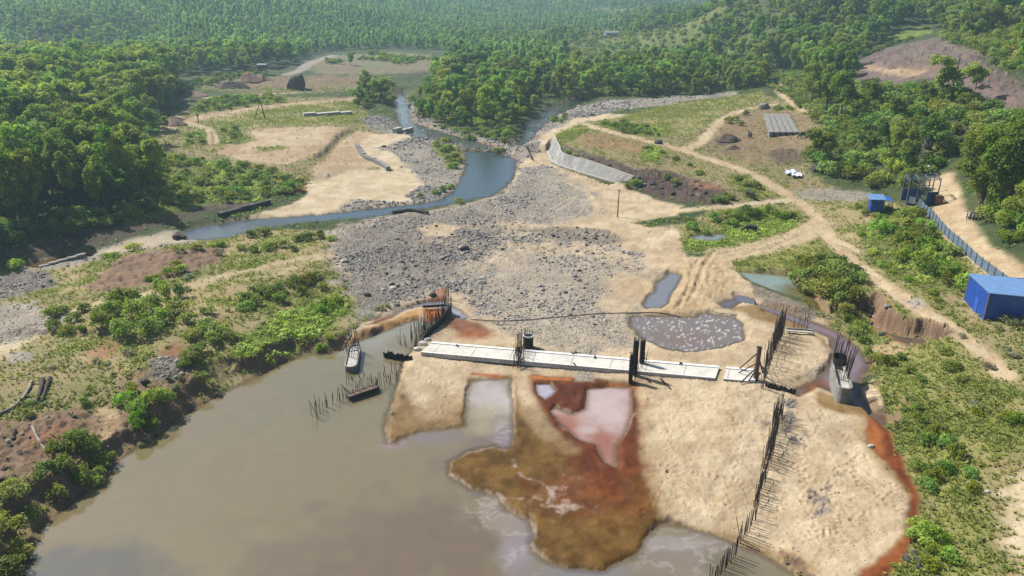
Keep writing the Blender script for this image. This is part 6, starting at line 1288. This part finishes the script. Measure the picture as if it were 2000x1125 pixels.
# ---- tarpaulin
t = Thing('tarpaulin', 'pale blue tarpaulin sheets crumpled on the grass beside the hillside', 'tarpaulin', ground(1546, 342))
for x0, x1, y0, y1, sd in ((1533, 1556, 334, 341, 1), (1546, 1566, 340, 346, 2)):
    zz = ground(1546, 340).z + .15; a, b, d = at(x0, y1, zz), at(x1, y1, zz), at(x0, y0, zz); nx, ny_ = 12, 8; V = []; F = []
    for j in range(ny_ + 1):
        for i in range(nx + 1): p = a + (b - a) * (i / nx) + (d - a) * (j / ny_); V.append((p.x, p.y, p.z + .5 * float(vnoise(np.array([i * .6]), np.array([j * .6]), sd)[0])))
    F = [(j * (nx + 1) + i, j * (nx + 1) + i + 1, (j + 1) * (nx + 1) + i + 1, (j + 1) * (nx + 1) + i) for j in range(ny_) for i in range(nx)]; t.part('sheet', (V, F), TARP if sd == 1 else WHITE, smooth=True)
# ---- logs and a tyre
def log(label, line, r, mat, name='log'):
    P = [np.array(gxy((float(a), float(b)))) for a, b in line]; P = smooth_line(P, 4); n = len(P); rr = [r * (1 - .35 * i / n) * (1 + .15 * math.sin(i * 2.1)) for i in range(n)]
    V, F = tube([(p[0], p[1], hz(p[0], p[1]) + r * .8) for p in P], rr, 8); k = len(V); F = F + [tuple(range(8)), tuple(range(k - 8, k))[::-1]]; solo(name, (V, F), mat, label, 'log')
log('long bleached curved trunk lying at the left edge', ((-14, 822), (0, 812), (22, 800), (45, 780), (58, 760), (63, 744)), .2, LOGP); log('dark bent trunk right of the bleached one', ((84, 742), (81, 762), (74, 780), (67, 790)), .24, LOGD); log('short dark trunk leaning beside the bent one', ((98, 740), (92, 758), (82, 785)), .22, LOGD); log('thin grey branch lying on the rubble slope', ((64, 836), (72, 855), (82, 872), (93, 887)), .15, LOGP); log('small dark stump log near the left edge', ((30, 845), (27, 862)), .2, LOGD)
log('dark driftwood trunk at the river edge on the cobbles', ((766, 417), (785, 414), (805, 413), (836, 419)), .42, LOGD, 'driftwood'); log('dark snag lying in the shallow left channel', ((340, 468), (352, 466), (364, 468)), .45, LOGD, 'driftwood'); log('thin stick on the gravel below the dark boulders', ((1000, 466), (1012, 480)), .12, LOGD, 'stick'); log('branch half buried in the sand by the slab end', ((1290, 740), (1302, 752), (1310, 760)), .12, LOGD, 'stick')
g = ground(9, 948); t = Thing('old_tyre', 'old black tyre on the stones at the left edge', 'tyre', g); V, F = wheel_vf((0, 0, 0), .5, .2, 18, 8); t.part('tread', ([(g.x + v[0], g.y + v[2], g.z + .25 + v[1]) for v in V], F), RUBBER, smooth=True); t.part('rim', ([(g.x + .34 * math.cos(i * .6283), g.y + .34 * math.sin(i * .6283), g.z + .2) for i in range(10)], [tuple(range(10))]), STEEL_D)
# ---- buffaloes
def buffalo(px, py, rz, label, graze=True, s=1.0):
    V = [(0, 0, 1.02), (.42, 0, 1.04), (.78, 0, 1.02), (-.42, 0, .98), (-.72, 0, 1.0)]; R = [(.40, .42), (.40, .40), (.30, .33), (.36, .40), (.24, .28)]; E = [(0, 1), (1, 2), (0, 3), (3, 4)]
    def ch(root, lst):
        k = root
        for co, r in lst: V.append(co); R.append((r, r)); E.append((k, len(V) - 1)); k = len(V) - 1
    if graze: ch(2, [((1.12, 0, .86), .20), ((1.38, 0, .55), .15), ((1.50, 0, .25), .12), ((1.56, 0, .06), .08)])
    else: ch(2, [((1.12, 0, 1.18), .20), ((1.36, 0, 1.24), .16), ((1.62, 0, 1.08), .12), ((1.74, 0, 1.0), .08)])
    for sg in (-1, 1):
        ch(1, [((.55, .2 * sg, .72), .15), ((.56, .22 * sg, .40), .08), ((.54, .22 * sg, .12), .065), ((.58, .22 * sg, .02), .07)])
        ch(4, [((-.62, .22 * sg, .72), .17), ((-.74, .23 * sg, .42), .085), ((-.68, .23 * sg, .14), .065), ((-.65, .23 * sg, .02), .07)])
    ch(4, [((-.96, 0, .92), .05), ((-1.02, 0, .6), .03), ((-1.0, 0, .42), .035)])
    me = bpy.data.meshes.new('buffalo_body'); me.from_pydata(V, E, []); me.update(); o = add('water_buffalo', me); md = o.modifiers.new('skin', 'SKIN'); md.use_smooth_shade = True
    for i, sv in enumerate(me.skin_vertices[0].data): sv.radius = R[i]; sv.use_root = (i == 0)
    sb = o.modifiers.new('sub', 'SUBSURF'); sb.levels = 1; sb.render_levels = 2; me.materials.append(HIDE)
    g = ground(px, py); o.location = g; o.rotation_euler = (0, 0, rz); o.scale = (s, s, s); tag(o, label, 'buffalo')
    hx, hzz = (1.3, .72) if graze else (1.34, 1.36)
    for sg in (-1, 1): h_ = add('horn', py_mesh('horn', *tube([(hx, .1 * sg, hzz), (hx - .08, .34 * sg, hzz + .06), (hx - .24, .48 * sg, hzz + .2), (hx - .3, .44 * sg, hzz + .34)], [.055, .05, .035, .012], 6), HORN, True), o); e_ = add('ear', py_mesh('ear', *blob(np.random.default_rng(2), (hx - .06, .26 * sg, hzz - .1), (.06, .14, .05), 1, 0, 1), HIDE, True), o)
    return o
buffalo(1467, 455, 2.9, 'dark water buffalo grazing beside the small pool in the grassy hollow', True, 1.1); buffalo(1464, 270, 1.5, 'black water buffalo standing left of the bridge girders', False, 1.1); buffalo(1568, 270, 3.5, 'black water buffalo grazing right of the bridge girders', True, 1.1); buffalo(1464, 386, -1.2, 'dark water buffalo grazing beside the dirt track junction', True, 1.1)
# ---- boulders and cobbles
for i, (px, py, r, mat, lab) in enumerate(((907, 490, .9, STONE_D, 'black boulder alone in the middle of the cobble field'), (1286, 281, 1.3, STONE_D, 'black boulder beside the terrace track'), (1549, 424, 1.0, STONE_D, 'dark grey boulder in the grassy hollow'), (718, 579, .6, STONE_D, 'dark flat boulder above the sand spit'), (768, 564, .6, STONE_W, 'pale square boulder above the curved rebar wall'), (1492, 212, 2.2, STONE, 'large grey boulder at the bend of the terrace track'), (1601, 335, 1.8, STONE_D, 'dark boulder under the hillside tree'), (1820, 285, 2.2, STONE_D, 'dark rock outcrop on the shrubby hillside'), (1845, 278, 2.0, STONE, 'grey rock slab on the shrubby hillside'), (1928, 962, .3, STONE_W, 'small white stone on the right bank'), (1055, 560, .5, STONE_W, 'pale boulder on the fine gravel bed'), (845, 578, .6, STONE_D, 'dark boulder at the head of the puddle'), (970, 335, .5, STONE_D, 'dark rock breaking the river surface'), (285, 750, .6, STONE_D, 'dark boulder above the bright shore shrubs'), (1702, 873, .4, STONE_W, 'pale stone lying in the rusty channel'))):
    g = ground(px, py); solo('boulder', blob(np.random.default_rng(50 + i), (g.x, g.y, g.z + r * .2), (r, r * RNG.uniform(.6, .9), r), .7, .3), mat, lab, 'boulder')
BM = []
for i in range(6): BM.append(py_mesh('boulder', *blob(np.random.default_rng(80 + i), (0, 0, .15), (1, .78, 1), .65, .3, 2), (STONE, STONE_D, STONE, STONE, STONE_W, STONE_D)[i]))
def boulders(s, n, r, label, group, seed, pick=range(6)):
    P = ground_poly(s); X, Y = scatter(P, math.sqrt(max(1, 1.6 * abs(sum(P[i][0] * P[i - 1][1] - P[i - 1][0] * P[i][1] for i in range(len(P)))) / 2 / n)), seed); rg = random.Random(seed); ids = list(range(len(X))); rg.shuffle(ids)
    for i in ids[:n]:
        o = add('boulder', BM[rg.choice(list(pick))], None, (X[i], Y[i], hz(X[i], Y[i]))); q = rg.uniform(*r); o.scale = (q, q * rg.uniform(.7, 1.1), q * rg.uniform(.7, 1.1)); o.rotation_euler = (0, 0, rg.uniform(0, 6.28)); tag(o, label, 'boulder', group)
boulders("650,460 760,428 900,408 1000,380 1010,450 1000,500 880,545 760,585 700,600", 75, (.22, .45), 'grey boulder among the coarse cobbles left of the bed', 'boulders of the coarse cobble field', 61); boulders("1010,452 1100,440 1220,462 1240,500 1100,480", 35, (.22, .5), 'dark boulder along the ridge crossing the gravel bed', 'boulders of the gravel ridge', 62, (1, 5, 0)); boulders("780,215 800,240 850,258 960,285 1020,275 1040,240 1080,225 1060,250 1015,300 930,290 850,275 790,262", 55, (.35, .8), 'boulder in the rapids where the streams meet', 'boulders in the rapids', 63); boulders("735,295 800,275 890,300 895,355 830,385 800,340", 30, (.25, .5), 'boulder on the cobble bar left of the basin', 'boulders on the left cobble bar', 64)
boulders("0,840 60,825 150,800 230,810 225,890 130,950 0,940", 40, (.15, .36), 'rubble stone on the slope at the lower left bank', 'rubble stones at the lower left bank', 65, (0, 1, 2, 3, 5)); boulders("290,695 350,690 385,720 350,750 295,750", 22, (.16, .36), 'grey rubble stone in the pile on the left bank', 'rubble pile on the left bank', 66, (0, 2, 3, 4)); boulders("1100,292 1230,335 1370,355 1435,388 1320,392 1240,365", 36, (.35, .8), 'dark stone on the earth embankment', 'stones on the dark embankment', 67, (1, 5)); boulders("1700,585 1735,595 1745,640 1715,640", 9, (.3, .6), 'fallen earth block below the eroded scarp', 'fallen blocks below the scarp', 68, (1, 0)); boulders("1770,1085 1800,1070 1810,1110 1770,1115", 7, (.35, .6), 'dark broken slab beside the rusty channel mouth', 'broken slabs at the channel mouth', 69, (1, 5)); boulders("-60,535 60,530 100,540 100,560 -60,585", 24, (.2, .45), 'grey stone in the pile at the left edge', 'stone pile at the left edge', 70, (0, 1, 2, 3))
x, y, k, rng = face_sample(np.clip(GRAVEL - .32, 0, 1) * (.35 + 1.3 * sstep(.4, .62, fbm(GX * .12, GY * .12, 46, 3))) + (.03 * (GRASS < .4) + .05 * ((GRASS < .2) & (GY < 95))) * (DAMP < .3), 25000, 6, 300); z = height(x, y); n = len(x)
ph = (1 + 5 ** .5) / 2; IV = unit(np.array([(-1, ph, 0), (1, ph, 0), (-1, -ph, 0), (1, -ph, 0), (0, -1, ph), (0, 1, ph), (0, -1, -ph), (0, 1, -ph), (ph, 0, -1), (ph, 0, 1), (-ph, 0, -1), (-ph, 0, 1)], float)); IF = np.array([(0, 11, 5), (0, 5, 1), (0, 1, 7), (0, 7, 10), (0, 10, 11), (1, 5, 9), (5, 11, 4), (11, 10, 2), (10, 7, 6), (7, 1, 8), (3, 9, 4), (3, 4, 2), (3, 2, 6), (3, 6, 8), (3, 8, 9), (4, 9, 5), (2, 4, 11), (6, 2, 10), (8, 6, 7), (9, 8, 1)])
s = np.exp(rng.normal(-2.42, .42, n)) * (1 + 1.0 * sstep(90, 260, y)) * (.7 + .8 * sstep(.45, .65, fbm(x * .08, y * .08, 44, 2))); s = np.where(GRAVEL[k] < .4, np.minimum(s, .07), s); a = rng.uniform(0, 6.28, n); V = IV[None] * rng.uniform(.75, 1.25, (n, 12, 1)) * np.stack([s * 1.15, s * rng.uniform(.6, 1, n), s * .62], 1)[:, None]
V = np.stack([V[..., 0] * np.cos(a)[:, None] - V[..., 1] * np.sin(a)[:, None], V[..., 0] * np.sin(a)[:, None] + V[..., 1] * np.cos(a)[:, None], V[..., 2]], -1) + np.stack([x, y, z + s * .12], 1)[:, None]
F = (np.arange(n)[:, None, None] * 12 + IF[None]).reshape(-1, 3); tone = np.repeat(np.clip(rng.normal(.42, .2, n), 0, 1), 12)
m, nt, out = new_mat('cobble_stone'); at_ = N(nt, 'ShaderNodeAttribute', attribute_name='leaf'); sp = N(nt, 'ShaderNodeSeparateColor'); nt.links.new(at_.outputs['Color'], sp.inputs[0]); c = ramp(nt, sp.outputs[0], [(0, (.045, .043, .041)), (.45, (.16, .152, .142)), (1, (.36, .34, .31))]); b = N(nt, 'ShaderNodeBsdfPrincipled', Roughness=.9); nt.links.new(c, b.inputs['Base Color']); nt.links.new(b.outputs[0], out.inputs[0])
tag(add('cobbles', leaf_mesh('cobbles', V.reshape(-1, 3), F, tone, m)), 'loose grey cobbles strewn over the river gravel', None, None, 'stuff')

# ------------------------------------------------------------------ haze
m, nt, out = new_mat('haze_air'); pv = N(nt, 'ShaderNodeVolumePrincipled'); pv.inputs['Color'].default_value = (.56, .85, 1.0, 1); pv.inputs['Density'].default_value = .00028; pv.inputs['Anisotropy'].default_value = .25; nt.links.new(pv.outputs[0], out.inputs['Volume'])
V = [(-2800, -250, -8), (2800, -250, -8), (2800, 3400, -8), (-2800, 3400, -8), (-2800, -250, 130), (2800, -250, 130), (2800, 3400, 130), (-2800, 3400, 130)]
hb = add('haze', py_mesh('haze', V, BOXF, m)); tag(hb, 'thin blue haze over the valley', None, None, 'stuff')
